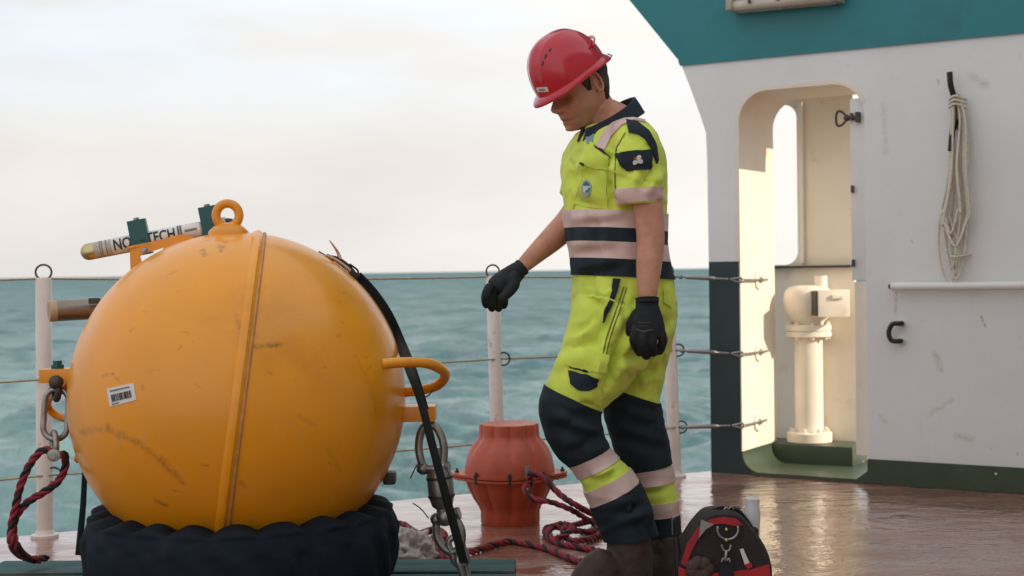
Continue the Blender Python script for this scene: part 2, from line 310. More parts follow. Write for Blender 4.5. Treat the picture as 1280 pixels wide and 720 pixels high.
# ------------------------------------------------------------------ the deck
PB = {'l': ground(56, 671), 'm': ground(624, 619), 'r': ground(844, 596)}
RAILD = (PB['r'] - PB['l']).normalized(); RAILN = V((-RAILD.y, RAILD.x, 0))
def make_deck():
    e = lambda t, o=.07: PB['l'] + RAILD * t + RAILN * o
    outl = [e(-9), e(16), V((16, -6, 0)), V((-9, -6, 0))]
    b = MB(); b.plate([(p.x, p.y) for p in outl], [], lambda x, y, t: V((x, y, t)), -4.6)
    mt = bpy.data.materials.new('wet_deck_paint'); mt.use_nodes = True; nt = mt.node_tree; N = nt.nodes; L = nt.links; p = N['Principled BSDF']
    tc = N.new('ShaderNodeTexCoord'); P = tc.outputs['Object']
    def nz(s, det=6, ro=.6, st=(1, 1, 1)):
        mp = N.new('ShaderNodeMapping'); mp.inputs['Scale'].default_value = st; mp.inputs['Rotation'].default_value = (0, 0, rad(-8)); L.new(P, mp.inputs[0])
        n = N.new('ShaderNodeTexNoise'); n.inputs['Scale'].default_value = s; n.inputs['Detail'].default_value = det; n.inputs['Roughness'].default_value = ro; L.new(mp.outputs[0], n.inputs['Vector']); return n.outputs[0]
    cr = N.new('ShaderNodeValToRGB'); e = cr.color_ramp.elements; e[0].position = .32; e[0].color = (.185, .074, .050, 1); e[1].position = .68; e[1].color = (.34, .165, .115, 1); L.new(nz(2.3, 9, .65), cr.inputs[0])
    wear = N.new('ShaderNodeMapRange'); wear.inputs[1].default_value = .60; wear.inputs[2].default_value = .70; wear.inputs[4].default_value = .5; L.new(nz(11, 6, .6, (.9, 1.2, 1)), wear.inputs[0])
    mx = N.new('ShaderNodeMix'); mx.data_type = 'RGBA'; L.new(wear.outputs[0], mx.inputs[0]); L.new(cr.outputs[0], mx.inputs[6]); mx.inputs[7].default_value = (.25, .20, .17, 1)
    v1 = N.new('ShaderNodeMath'); v1.operation = 'SUBTRACT'; v1.inputs[1].default_value = .5; L.new(nz(2.6, 5, .55, (.6, 1.4, 1)), v1.inputs[0])
    v2 = N.new('ShaderNodeMath'); v2.operation = 'ABSOLUTE'; L.new(v1.outputs[0], v2.inputs[0])
    v3 = N.new('ShaderNodeMapRange'); v3.inputs[1].default_value = .003; v3.inputs[2].default_value = .012; v3.inputs[3].default_value = .6; v3.inputs[4].default_value = 0; L.new(v2.outputs[0], v3.inputs[0])
    v4 = N.new('ShaderNodeMapRange'); v4.inputs[1].default_value = .46; v4.inputs[2].default_value = .58; L.new(nz(1.7, 3, .5), v4.inputs[0])
    v5 = N.new('ShaderNodeMath'); v5.operation = 'MULTIPLY'; L.new(v3.outputs[0], v5.inputs[0]); L.new(v4.outputs[0], v5.inputs[1])
    mv = N.new('ShaderNodeMix'); mv.data_type = 'RGBA'; L.new(v5.outputs[0], mv.inputs[0]); L.new(mx.outputs[2], mv.inputs[6]); mv.inputs[7].default_value = (.42, .33, .28, 1); L.new(mv.outputs[2], p.inputs['Base Color'])
    rr = N.new('ShaderNodeMapRange'); rr.inputs[1].default_value = .42; rr.inputs[2].default_value = .62; rr.inputs[3].default_value = .07; rr.inputs[4].default_value = .42; L.new(nz(3.1, 6, .6, (.7, 1.3, 1)), rr.inputs[0]); L.new(rr.outputs[0], p.inputs['Roughness'])
    p.inputs['Specular IOR Level'].default_value = .6; p.inputs['Coat Weight'].default_value = .7; p.inputs['Coat Roughness'].default_value = .05; p.inputs['Coat IOR'].default_value = 1.4
    b1 = N.new('ShaderNodeBump'); b1.inputs['Distance'].default_value = .0075; L.new(nz(8, 4, .55, (.8, 1.25, 1)), b1.inputs['Height'])
    b2 = N.new('ShaderNodeBump'); b2.inputs['Distance'].default_value = .0014; L.new(nz(34, 3, .5, (.8, 1.2, 1)), b2.inputs['Height']); L.new(b1.outputs[0], b2.inputs['Normal'])
    L.new(b2.outputs[0], p.inputs['Normal']); L.new(b2.outputs[0], p.inputs['Coat Normal'])
    tag(b.build('deck', mt), 'wet reddish brown steel working deck', None, None, 'structure')
make_deck()

# ------------------------------------------------------------------ the deckhouse
W0 = ground(889, 591); n_w = NIN
def wp(u, z, s=0): return W0 + D * u + NIN * s + V((0, 0, z))
def wuz(px, py, s=0):
    p = plane_hit(px, py, W0 + NIN * s, NIN); return ((p - W0).dot(D), p.z)
def rrect(x0, x1, z0, z1, r, n=7, rb=None):
    rb = r if rb is None else rb; o = []
    for cx, cz, a0, rr in ((x1 - r, z1 - r, 0, r), (x0 + r, z1 - r, 90, r), (x0 + rb, z0 + rb, 180, rb), (x1 - rb, z0 + rb, 270, rb)):
        for i in range(n + 1):
            a = rad(a0 + 90 * i / n); o.append((cx + rr * math.cos(a), cz + rr * math.sin(a)))
    return o
uL = wuz(924.5, 300)[0]; uR = wuz(1082, 300)[0]; zT = wuz(985, 109.5)[1]
zTEAL = .5 * (wuz(850, 82)[1] + wuz(1280, 30)[1])
def make_deckhouse():
    t = thing('deckhouse', 'white ship deckhouse with teal upper band and rounded doorway opening', 'deckhouse', wp(0, 0))
    edge = [wuz(*p) for p in ((888, 560), (886, 330), (884, 200), (882.5, 166), (877, 149), (866, 118), (856, 92))]
    edge = [(max(0, u) if z < 1.6 else u, z) for u, z in edge]
    uc = wuz(850, 82)[0]; ut, zt = wuz(787, 0); sl = (ut - uc) / (zt - zTEAL)
    open_ = rrect(uL, uR, .014, zT, .155, rb=.10)
    open_ = [q for q in open_ if not (q[0] > uR - .09 and q[1] < .3)] + [(uR - .012, .014), (uR, .026)]
    outer = [(0, .0)] + [(u, z) for u, z in edge] + [(uc, zTEAL), (9, zTEAL), (9, 0)]
    wl = lambda x, y: (lambda q: D * q[0] + V((0, 0, q[1])))(wuz(x, y))
    ST = [((.16, .12, .09), .010, .8, (1227, 397), (1229, 401)), ((.16, .12, .09), .008, .8, (1231, 405), (1232, 408)), ((.35, .28, .22), .02, .5, (1168, 440), (1176, 462)), ((.4, .34, .28), .03, .5, (1215, 96), (1232, 106)), ((.3, .2, .14), .009, .7, (1172, 100), (1174, 104)),
          ((.4, .33, .26), .02, .5, (1195, 545), (1215, 549)), ((.25, .18, .13), .006, .8, (1238, 561), (1239, 562)), ((.25, .18, .13), .006, .8, (1272, 567), (1273, 568)), ((.42, .36, .3), .018, .45, (1100, 520), (1108, 528)), ((.42, .30, .2), .012, .6, (1120, 364), (1119, 392)), ((.4, .34, .28), .015, .45, (1160, 520), (1190, 500)), ((.45, .38, .3), .02, .4, (1104, 130), (1108, 190)), ((.3, .2, .14), .006, .7, (1140, 300), (1141, 303))]
    wall_paint = M('wall_paint', (.74, .745, .735), .40, var=.04, scale=1.6, bump=.007, bscale=2.0, dirt=[((.50, .46, .41), .56, .78, 1.2, .30, (1, 1, .4)), (RUST, .73, .80, 7, .6), ((.48, .42, .36), .58, .75, 3.4, .14, (1.6, 1.6, .16)), ((.5, .45, .4), .62, .72, 16, .2)], strokes=[(wl(*a), wl(*e), w, c, am) for c, w, am, a, e in ST])
    b = MB(); b.plate(outer, [open_], lambda u, z, s: wp(u, z, s), .02); b.build('wall_plate', wall_paint, t, 30)
    top = 5.2
    b = MB(); b.plate([(uc, zTEAL), (uc + sl * (top - zTEAL), top), (9, top), (9, zTEAL)], [], lambda u, z, s: wp(u, z, s - .004), .03); b.build('upper_band', teal_paint, t)
    b = MB(); b.plate([(uc + .004, zTEAL - .022), (uc - .006, zTEAL + .004), (9, zTEAL + .004), (9, zTEAL - .022)], [], lambda u, z, s: wp(u, z, s - .011), .006); b.build('band_lip', teal_paint, t)
    # dark green paint on the outer strip (thin coat: sheet 3 mm proud), green skirting along the foot
    zg = wuz(905, 327)[1]
    arc = [(uL + .10 - .10 * math.cos(a), .014 + .10 - .10 * math.sin(a)) for a in [rad(q) for q in range(0, 91, 15)]]
    b = MB(); b.plate([(.002, .002), (.002, zg), (uL - .004, zg)] + [(u - .004, z - .004) for u, z in arc[:-1]] + [(uL + .10, .010), (uL + .10, .002)], [], lambda u, z, s: wp(u, z, s - .003), .003); b.build('painted_strip', dark_green_paint, t)
    zs = wuz(1180, 579)[1]
    b = MB(); b.plate([(uR - .06, .002), (uR - .05, .022), (uR, .06), (uR + .002, zs), (9, zs), (9, .002)], [], lambda u, z, s: wp(u, z, s - .014), .014); b.build('skirting', green_paint, t)
    b = MB(); b.plate([(uL + .10, .002), (uL + .10, .0135), (uR - .055, .0135), (uR - .062, .002)], [], lambda u, z, s: wp(u, z, s - .006), .006); b.build('sill_paint', green_paint, t)
    for q in ((1246, 592), (1081, 577)):
        u, z = wuz(*q); b = MB(); b.sphere(wp(u, z, -.016), .006, 8, 6); b.build('paint_chip', white_paint, t, 180)
    # doorway lining: left jamb, head and rounded corners, 0.48 deep
    dep = .47
    loop = []
    r = .155
    for i in range(9): a = rad(20 + 70 * i / 8); loop.append((uR - r + r * math.cos(a), zT - r + r * math.sin(a)))
    for i in range(9): a = rad(90 + 90 * i / 8); loop.append((uL + r + r * math.cos(a), zT - r + r * math.sin(a)))
    zj = .120; loop.append((uL, zj))
    def lining(pts, name, mat, s0, s1):
        b = MB(); k = len(pts); vs = []
        for s in (s0, s1):
            for off in (-.003, .02):
                for i, (u, z) in enumerate(pts):
                    a = pts[max(i - 1, 0)]; c = pts[min(i + 1, k - 1)]; nx, nz = -(c[1] - a[1]), (c[0] - a[0]); l = math.hypot(nx, nz)
                    vs.append(wp(u - nx / l * off, z - nz / l * off, s))
        fs = []
        for i in range(k - 1):
            A = lambda q, j: q * k + j
            fs += [[A(0, i), A(0, i + 1), A(2, i + 1), A(2, i)], [A(1, i), A(3, i), A(3, i + 1), A(1, i + 1)], [A(2, i), A(2, i + 1), A(3, i + 1), A(3, i)], [A(0, i + 1), A(0, i), A(1, i), A(1, i + 1)]]
        fs += [[0, 2 * k, 3 * k, k], [k - 1, 2 * k - 1, 4 * k - 1, 3 * k - 1]]
        b.add(vs, fs); b.build(name, mat, t, 35)
    lining([(u, z) for u, z in loop], 'doorway_lining', cream_paint, -.002, dep)
    low = [(uL, zj)] + [(uL + .10 - .10 * math.cos(a), .114 - .10 * math.sin(a)) for a in [rad(q) for q in range(0, 91, 10)]]
    lining(low, 'lining_foot', green_paint, -.002, dep)
    # inner wall with the window opening, ledge, skirting
    SB = .66
    uA = uL - .25; uB = wuz(1068, 300, SB)[0]
    h = [wuz(955, 230, SB)[0], wuz(996.5, 230, SB)[0], wuz(990, 331, SB)[1], wuz(980, 131, SB)[1]]
    fr = lambda u, z, s: wp(u, z, SB + s)
    b = MB(); b.plate([(uA, .0), (uA, zT + .05), (uB, zT + .05), (uB, .0)], [rrect(h[0] - .06, h[1], h[2], h[3], .075)], fr, .02); b.build('inner_wall', cream_paint, t, 30)
    uc1 = wuz(1001, 230, SB)[0]; b = MB(); b.box(fr(uc1 + .012, (zT + 1.07) / 2, -.016), (.02, .03, zT - 1.07), (D, NIN, V((0, 0, 1))), .004); b.build('stiffener', cream_paint, t, 30)
    zl = wuz(1010, 333.5, SB)[1]; b = MB(); b.box(fr((uA + uB) / 2, zl, -.028), (uB - uA - .01, .055, .014), (D, NIN, V((0, 0, 1))), .003); b.build('ledge', dark_steel, t)
    zk = wuz(1020, 552, SB)[1]; b = MB(); b.box(fr((uA + uB) / 2, zk / 2 + .004, -.008), (uB - uA - .02, .012, zk), (D, NIN, V((0, 0, 1))), .002); b.build('inner_skirting', green_paint, t)
    b = MB(); b.box(wp((uL + uR) / 2, zT + .075, .345), (uR - uL + .1, .62, .04), (D, NIN, V((0, 0, 1)))); b.build('passage_ceiling', cream_paint, t)
    b = MB(); b.box(wp((uL + uR) / 2 + .25, .0105, .323), (uR - uL + .4, .663, .015), (D, NIN, V((0, 0, 1)))); b.build('passage_floor', green_paint, t)
    # half door edge on the right of the opening with its dogs
    za = wuz(1070, 350, .06)[1]; zb = wuz(1070, 124, .06)[1]; u0 = wuz(1062, 230, .10)[0]
    uD = uR - .012
    b = MB(); b.box(wp(uR - .040, (za + zb) / 2, .045), (.075, .045, zb - za), (D, NIN, V((0, 0, 1))), .006); dl = b.build('door_leaf', white_paint, t, 40)
    for py in (147, 237, 329):
        p = wp(uR - .066, wuz(1066, py, .06)[1], .018)
        b = MB(); b.box(p, (.012, .03, .035), (D, NIN, V((0, 0, 1))), .003); b.build('door_clip', dark_steel, dl, 40)
    p = wp(uR - .075, wuz(1062, 147, .0)[1], .012); b = MB(); b.cyl(p + D * .05, p - D * .012, .010, 10)
    q = p - D * .014
    b.tube(spline([q, q - D * .03 + V((0, 0, .034)), q - D * .052 + V((0, 0, .026)), q - D * .052 - V((0, 0, .026)), q - D * .03 - V((0, 0, .034))], 4, True), .006, 8, True)
    b.sphere(q, .017, 10, 6); b.box(p + D * .042, (.02, .045, .05), (D, NIN, V((0, 0, 1))), .004); b.build('wing_nut', dark_steel, dl, 40)
    b = MB(); b.box(wp(uR - .034, za / 2 + .06, .05), (.066, .04, za - .14), (D, NIN, V((0, 0, 1))), .004); b.build('door_post', cream_paint, t)
    # unseen block added at the right to keep the sun off worker and buoy
    b = MB(); b.box(wp(6.3, 1.95, -4.03), (5.4, 8.0, 3.9), (D, NIN, V((0, 0, 1)))); b.build('sun_blocker', white_paint, t)
    return t
make_deckhouse()
def make_vent():
    s0 = .545
    P = lambda x, y, s=s0: plane_hit(x, y, W0 + NIN * s, NIN)
    base = P(1012, 552); k = m_at(base.y)
    t = thing('ventilator_pipe', 'cream painted ventilator pipe with gooseneck head inside the doorway', 'vent pipe', base)
    ax = V((0, 0, 1)); zt = P(1010, 408).z
    uu = (base - W0).dot(D); MB().box(wp(uu - .03, base.z / 2 + .006, s0 - .015), (.62, .25, base.z - .014), (D, NIN, V((0, 0, 1))), .004).build('plinth', green_paint, t, 40)
    MB().lathe(base, ax, [(17.5 * k, 0), (17.5 * k, zt - base.z)], 28).build('pipe', cream_paint, t, 40)
    b = MB().lathe(base, ax, [(27 * k, 0), (28 * k, .004), (28 * k, .05), (26 * k, .055)], 28)
    for i in range(8): a = i * PI / 4 + .3; b.cyl(base + V((math.cos(a) * 23 * k, math.sin(a) * 23 * k, .054)), base + V((math.cos(a) * 23 * k, math.sin(a) * 23 * k, .075)), .010, 6)
    b.build('base_flange', cream_paint, t, 40)
    f0 = V((base.x, base.y, P(1010, 421).z))
    b = MB().lathe(f0, ax, [(27 * k, 0), (28.5 * k, .004), (28.5 * k, .028), (26.5 * k, .03), (26.5 * k, .034), (28.5 * k, .036), (28.5 * k, .062), (27 * k, .066)], 28)
    for i in range(8): a = i * PI / 4; b.cyl(f0 + V((math.cos(a) * 25 * k, math.sin(a) * 25 * k, -.012)), f0 + V((math.cos(a) * 25 * k, math.sin(a) * 25 * k, .08)), .009, 6)
    b.build('neck_flange', cream_paint, t, 40)
    hc = P(1008, 376)
    MB().lathe(V((base.x, base.y, f0.z + .05)), ax, [(18 * k, 0), (19 * k, .03), (27 * k, .06), (30 * k, .09), (30.5 * k, .15), (29 * k, .19), (24 * k, .215), (14 * k, .225), (2 * k, .227)], 30).build('head', cream_paint, t, 180)
    q = P(1026, 352); b = MB(); b.cyl(q + V((0, 0, -.05)), q + V((0, 0, .03)), 8 * k, 14); b.build('top_boss', cream_paint, t, 40)
    c = P(1039, 379, s0 - .09); b = MB(); b.box(c, (40 * k, .12, 33 * k), (V((1, 0, 0)), V((0, 1, 0)), V((0, 0, 1))), .006); bx = b.build('outlet_box', cream_paint, t, 40)
    b = MB(); b.box(c + V((-20 * k - .004, -.01, 0)), (.014, .11, 30 * k)); b.build('outlet_seal', dark_steel, bx)
    b = MB(); b.box(c + V((.02, -.066, .035)), (.06, .012, .02), None, .002); b.build('latch', cream_paint, bx)
make_vent()

# railing
HT = 1.05
def make_rail():
    tops = {'l': (54.5, 347), 'm': (616, 345), 'r': (834.5, 344)}
    lab = {'l': 'white railing post with rust spots at the left, beside the buoy', 'm': 'white railing post rising behind the orange-red rubber float', 'r': 'white railing post standing behind the worker, nearest the deckhouse'}
    out = {}
    for k in 'lmr':
        b0 = PB[k]; tp = at(*tops[k], b0.y); ax = (tp - b0).normalized(); r = .0325
        t = thing('railing_post', lab[k], 'railing post', b0, 'railing posts along the deck edge')
        MB().lathe(b0, ax, [(r, 0), (r, (tp - b0).length - .006), (r * .85, (tp - b0).length)], 18).build('pole', post_paint, t, 40)
        MB().lathe(b0, V((0, 0, 1)), [(.055, 0), (.055, .010), (.04, .014), (.034, .03)], 18).build('foot', post_paint, t, 40)
        pts = []
        for h, dx in (((tp - b0).length, 0), (.640, 1), (.252, 1)):
            c = b0 + ax * h + (V((r + .006, -.01, 0)) if dx else V((0, 0, .022)))
            rr = .030; ring = [c + V((math.cos(a) * rr, .25 * math.cos(a) * rr, math.sin(a) * rr)) for a in [2 * PI * i / 20 for i in range(20)]]
            MB().tube(ring, .0042, 8, True).build('ring', dark_steel, t, 180)
            pts.append(c - V((0, 0, .026 if not dx else 0)))
        out[k] = pts
    J0 = wp(uL, 0, 0)
    fits = [plane_hit(947, 350, J0, D), plane_hit(947, 440, J0, D), plane_hit(946, 527, J0, D)]
    nm = [('top', 'top wire of the railing, level with the horizon'), ('middle', 'middle wire of the railing with turnbuckle'), ('bottom', 'lowest wire of the railing just above the deck edge')]
    for i in range(3):
        t = thing('railing_wire', nm[i][1], 'wire rope', out['l'][i], 'railing wires')
        A = out['l'][i]; far = A - RAILD * 2.6; far.z = A.z - .01; seq = [far, A, out['m'][i], out['r'][i]]
        Fj = fits[i]; F = V(wp(uL + .012, 0, -.03)); F.z = Fj.z + .004; dirF = (F - out['r'][i]).normalized(); e1 = F - dirF * .33
        seq.append(e1); P = []
        for a, b in zip(seq[:-1], seq[1:]):
            for q in range(10):
                s = q / 10; p = a.lerp(b, s); p.z -= .018 * (b - a).length / 2 * 4 * s * (1 - s) * .5; P.append(p)
        P.append(e1)
        MB().tube(P, .0042, 8).build('cable', wire_mat, t, 180)
        b = MB(); b.tube([e1, e1 + dirF * .05, e1 + dirF * .06, e1 + dirF * .20, e1 + dirF * .21, F - dirF * .06], [.006, .006, .011, .011, .006, .006], 10)
        b.tube([e1 - dirF * .06, e1 + dirF * .01], .008, 8); b.sphere(e1 + dirF * .03, .013, 8, 6)
        b.build('turnbuckle', steel, t, 40)
        # pad on the doorway lining
        b = MB(); b.lathe(Fj + D * .004, D, [(.052, 0), (.052, .006), (.045, .010)], 8); b.build('pad', cream_paint, t, 30)
        b = MB(); q = Fj + D * .018; b.tube(spline([F - dirF * .05, F + V((0, 0, .010)), F + D * .012 + NIN * .03, q, q + NIN * .09], 5), .006, 8)
        b.tube(spline([F - dirF * .05, F - V((0, 0, .012)), F + D * .012 + NIN * .03, q], 5), .005, 8); b.lathe(Fj + D * .006, D, [(.018, 0), (.018, .014), (.010, .016), (.010, .026)], 6); b.build('eye_bolt', steel, t, 60)
make_rail()

# things on the front wall
def make_wall_things():
    P = lambda x, y, s=0.0: wp(*wuz(x, y), s)
    k = m_at(6.9)
    # horizontal pipe rail
    a, b_ = P(1118, 358, -.05), P(1330, 356.5, -.05)
    t = thing('handrail', 'white horizontal pipe handrail with rusty end on the deckhouse wall', 'handrail', P(1118, 358))
    MB().tube([a, a + D * .01, b_], [.017, .020, .020], 14).build('rail', white_paint, t, 40)
    MB().sphere(a - D * .002, .014, 10, 6).build('rusty_end', M('rust', RUST, .8), t, 180)
    for q in (1128, 1300): p = P(q, 358); MB().cyl(p, p - NIN * .05, .010, 10).build('bracket', white_paint, t, 40)
    # small C handle
    t = thing('grab_handle', 'small black C-shaped handle below the pipe rail', 'handle', P(1122, 415))
    h = [P(1128, 404, -.0), P(1128, 404, -.035), P(1119, 405, -.045), P(1114.5, 415, -.045), P(1118, 425, -.045), P(1127, 426, -.035), P(1127, 426, -.0)]
    MB().tube(spline(h, 5), .0115, 10).build('grip', black_rubber, t, 180)
    for q in (404, 426): p = P(1128, q); MB().cyl(p, p - NIN * .012, .017, 12).build('mount', white_paint, t, 40)
    # rope hook: two rubber covered arms
    t = thing('rope_hook', 'black rubber covered double hook high on the deckhouse wall', 'hook', P(1195, 140))
    MB().tube(spline([P(1192, 92, -.07), P(1193, 108, -.065), P(1195, 120, -.04), P(1197, 128, -.008)], 5), .0135, 10).build('upper_arm', black_rubber, t, 180)
    MB().tube(spline([P(1197, 152, -.008), P(1195, 160, -.045), P(1194, 172, -.06), P(1193, 190, -.065)], 5), .0135, 10).build('lower_arm', black_rubber, t, 180)
    b = MB(); b.cyl(P(1197, 124, .0), P(1197, 124, -.02), .016, 10); b.cyl(P(1197, 155, 0), P(1197, 155, -.02), .016, 10); b.box(P(1197, 140, -.006), (.026, .012, .16), (D, NIN, V((0, 0, 1))), .002); b.build('back_plate', steel, t, 40)
    # hanging rope
    rng = random.Random(4); b = MB()
    for i in range(9):
        x0 = 1196 + rng.uniform(-2, 4) ; xr = rng.uniform(1203, 1219); xl = rng.uniform(1172, 1192); bot = rng.uniform(286, 360); d = -.025 - .006 * i
        mid = (xl + xr) / 2
        loop = [P(x0, 121, d), P((x0 + xr) / 2 + 3, 150, d), P(xr - 4, 210, d - .01), P(xr, 265, d), P(xr - 4, bot - 30, d), P(mid, bot, d - .01), P(xl + 2, bot - 30, d), P(xl + 1, 280, d), P((xl + x0) / 2 + 3, 220, d), P(x0 - 3, 150, d)]
        b.tube(spline(loop, 6, True), .0052, 7, True)
    b.tube(spline([P(1200, 124, -.05), P(1211, 150, -.06), P(1214, 200, -.06), P(1210, 230, -.06)], 6), .0052, 7)
    for y in (126, 131, 136): b.tube(spline([P(1190, y, -.05), P(1200, y - 4, -.09), P(1212, y, -.05)], 5), .0052, 7)
    for y in (318,): b.tube(spline([P(1189, y, -.02), P(1200, y + 3, -.10), P(1214, y, -.02), P(1200, y, -.005)], 5, True), .0052, 7, True)
    tag(b.build('rope_coil', pale_rope, None, 180, P(1197, 121)), 'coil of thin pale rope hanging from the wall hook', 'rope')
    # strip light
    q = P(985, 3); t = thing('strip_light', 'weathered tan twin tube light fixture on the teal band', 'light fixture', q)
    tan = M('weathered_plastic', (.42, .36, .28), .45, var=.2, scale=12, dirt=((.14, .09, .06), .55, .7, 14, .6)); lens = M('lamp_lens', (.50, .45, .37), .25, var=.12, scale=10, dirt=((.2, .14, .09), .56, .72, 10, .5))
    e0, e1 = P(919, 12, -.06), P(1056, -1, -.06); d = (e1 - e0).normalized(); upv = V((0, 0, 1))
    L_ = (e1 - e0).length; c = (e0 + e1) / 2
    b = MB(); b.box(c + upv * .045 + NIN * .02, (L_, .10, .06), (d, NIN, upv), .012); b.build('housing', tan, t, 40)
    for s in (-.028, .034): MB().tube([e0 + NIN * s + d * .02 , e0 + NIN * s + d * .035, e1 + NIN * s - d * .035, e1 + NIN * s - d * .02], [.018, .027, .027, .018], 14, flat=(1, 1)).build('tube_cover', lens, t, 50)
    for e, sgn in ((e0, 1), (e1, -1)): b = MB(); b.box(e + d * sgn * .016 + upv * .014, (.034, .13, .075), (d, NIN, upv), .012); b.build('end_cap', tan, t, 40)
    for i in range(3): p = e0.lerp(e1, .22 + .26 * i) + NIN * -.062 + upv * .022; b = MB(); b.box(p, (.012, .012, .04), (d, NIN, upv), .002); b.build('clip', dark_steel, t)
make_wall_things()

# ------------------------------------------------------------------ the buoy
YB = 4.2; BR = 209 / FPX * YB * .990; BC = at(299.5, 497, YB)
VIEW = (BC - CAM).normalized()
def on_ball(px, py, off=0):
    d = ray(px, py); oc = CAM - BC; b = d.dot(oc); c = oc.dot(oc) - (BR + off) ** 2; q = b * b - c
    if q < 0: p = CAM + d * -b; return BC + (p - BC).normalized() * (BR + off)
    return CAM + d * (-b - math.sqrt(q))
def slab(mb, grid, nrm, t=.0015):
    """thin closed sheet from a grid of points"""
    n, m = len(grid), len(grid[0]); vs = [p for r in grid for p in r] + [p - nn * t for r, rn in zip(grid, nrm) for p, nn in zip(r, rn)]; o = n * m; fs = []
    for i in range(n - 1):
        for j in range(m - 1):
            a = i * m + j; fs.append([a, a + 1, a + m + 1, a + m]); fs.append([o + a, o + a + m, o + a + m + 1, o + a + 1])
    for i in range(n - 1):
        for j in (0, m - 1): a = i * m + j; fs.append([a, a + m, o + a + m, o + a])
    for j in range(m - 1):
        for i in (0, n - 1): a = i * m + j; fs.append([a, a + 1, o + a + 1, o + a])
    mb.add(vs, fs)
def ball_patch(mb, q, off, n=4, m=5, t=.001):
    G = []; NN = []
    for i in range(n + 1):
        r = []; rn = []
        for j in range(m + 1):
            a = V((*q[0], 0)).lerp(V((*q[1], 0)), j / m); b = V((*q[3], 0)).lerp(V((*q[2], 0)), j / m); p = a.lerp(b, i / n); w = on_ball(p.x, p.y, off); r.append(w); rn.append((w - BC).normalized())
        G.append(r); NN.append(rn)
    slab(mb, G, NN, t)
def make_buoy():
    t = thing('buoy', 'large yellow-orange spherical steel buoy resting in a navy padded ring', 'buoy', BC - V((0, 0, BR)))
    o = t['_o']; L_ = lambda px, py: on_ball(px, py) - V(o)
    DK = (.12, .045, .012); BRN = (.36, .14, .02)
    st = []
    def arc(pts, w, c, a):
        for p, q in zip(pts[:-1], pts[1:]): st.append((L_(*p), L_(*q), w, c, a))
    arc([(100, 540), (135, 535), (170, 552), (205, 578), (228, 603)], .016, BRN, .75)
    arc([(316, 432), (352, 431)], .009, DK, .75); arc([(252, 312), (256, 319)], .012, DK, .8); arc([(274, 314), (280, 309)], .010, DK, .8)
    arc([(250, 302), (262, 300)], .008, DK, .6); arc([(270, 301), (283, 303)], .007, DK, .6); arc([(210, 345), (220, 338)], .007, DK, .6); arc([(195, 625), (208, 632)], .010, DK, .7)
    arc([(128, 470), (140, 466), (148, 474)], .007, BRN, .8); arc([(432, 365), (440, 372)], .012, BRN, .6); arc([(295, 395), (299, 408)], .010, DK, .5)
    arc([(300, 602), (306, 608)], .010, DK, .5); arc([(226, 415), (233, 416)], .006, DK, .5); arc([(150, 560), (152, 562)], .008, DK, .6); arc([(445, 445), (470, 505)], .014, BRN, .35); arc([(372, 520), (392, 530)], .010, BRN, .4); arc([(410, 560), (425, 590)], .012, BRN, .35)
    for _ in range(16):
        x, y = random.uniform(120, 480), random.uniform(320, 620)
        if (x - 300) ** 2 + (y - 497) ** 2 < 180 ** 2: arc([(x, y), (x + random.uniform(-9, 9), y + random.uniform(-5, 5))], random.uniform(.004, .008), random.choice((DK, BRN)), .5)
    ball = M('buoy_yellow_paint', (.80, .310, .005), .34, var=.06, scale=5, dirt=[((.50, .18, .01), .55, .75, 3, .45), ((.30, .11, .015), .66, .74, 14, .5), ((.72, .42, .13), .60, .72, 5, .25)], bump=.0009, bscale=10, coat=.22, spec=.5, strokes=st, rvar=.08)
    b = MB(); b.sphere(BC, BR, 96, 64); b.build('float_shell', ball, t, 180)
    # weld seam flange seen edge on: great circle through the lens direction
    dn = (at(327, 288, YB) - at(281, 652, YB)).normalized(); nrm = VIEW.cross(dn).normalized(); e1 = dn - VIEW * dn.dot(VIEW); e1.normalize(); e2 = nrm.cross(e1)
    vs = []; fs = []; prof = [(-.020, -.004), (-.017, .004), (-.011, .007), (-.006, .010), (.004, .010), (.007, .006), (.013, .004), (.017, -.004)]; n = 160; k = len(prof)
    for i in range(n):
        a = 2 * PI * i / n; q = e1 * math.cos(a) + e2 * math.sin(a); wob = .0007 * math.sin(a * 37) + .0006 * math.sin(a * 61)
        for x, h in prof: vs.append(BC + nrm * (x - .004) + q * (math.sqrt(BR * BR - x * x) + h + wob))
    for i in range(n):
        for j in range(k - 1): fs.append([i * k + j, i * k + j + 1, ((i + 1) % n) * k + j + 1, ((i + 1) % n) * k + j])
    MB().add(vs, fs).build('seam_flange', ball, t, 50)
    seal = M('sealant', (.50, .25, .07), .6, var=.25, scale=30)
    MB().tube([BC + nrm * .0125 + (e1 * math.cos(a) + e2 * math.sin(a)) * (BR + .001) for a in [2 * PI * i / n for i in range(n)]], .0055, 8, True).build('seam_bead', seal, t, 180)
    # lifting eye
    p = at(285.5, 288, YB - .03); b = MB(); k = m_at(YB)
    c = at(284.5, 269, YB - .03); ring = [c + V((math.cos(a) * 14 * k, .1 * math.cos(a) * 14 * k, math.sin(a) * 14.5 * k)) for a in [2 * PI * i / 28 for i in range(28)]]
    b.tube(ring, 5.6 * k, 12, True, flat=(1, 1)); b.lathe(p - V((0, 0, .025)), V((0, 0, 1)), [(.060, 0), (.058, .022), (.048, .032), (.038, .040), (.026, .046)], 20)
    b.build('lifting_eye', orange, t, 50)
    # right handle loop and pad eye
    h = path([(478, 455, 3.90), (505, 453, 3.92), (533, 454, 3.96), (552, 462, 4.02), (556, 471, 4.08), (546, 482, 4.14), (525, 488, 4.2), (500, 491, 4.22)], 4)
    MB().tube(spline(h, 6), 6.2 * k, 12).build('handle', orange, t, 180)
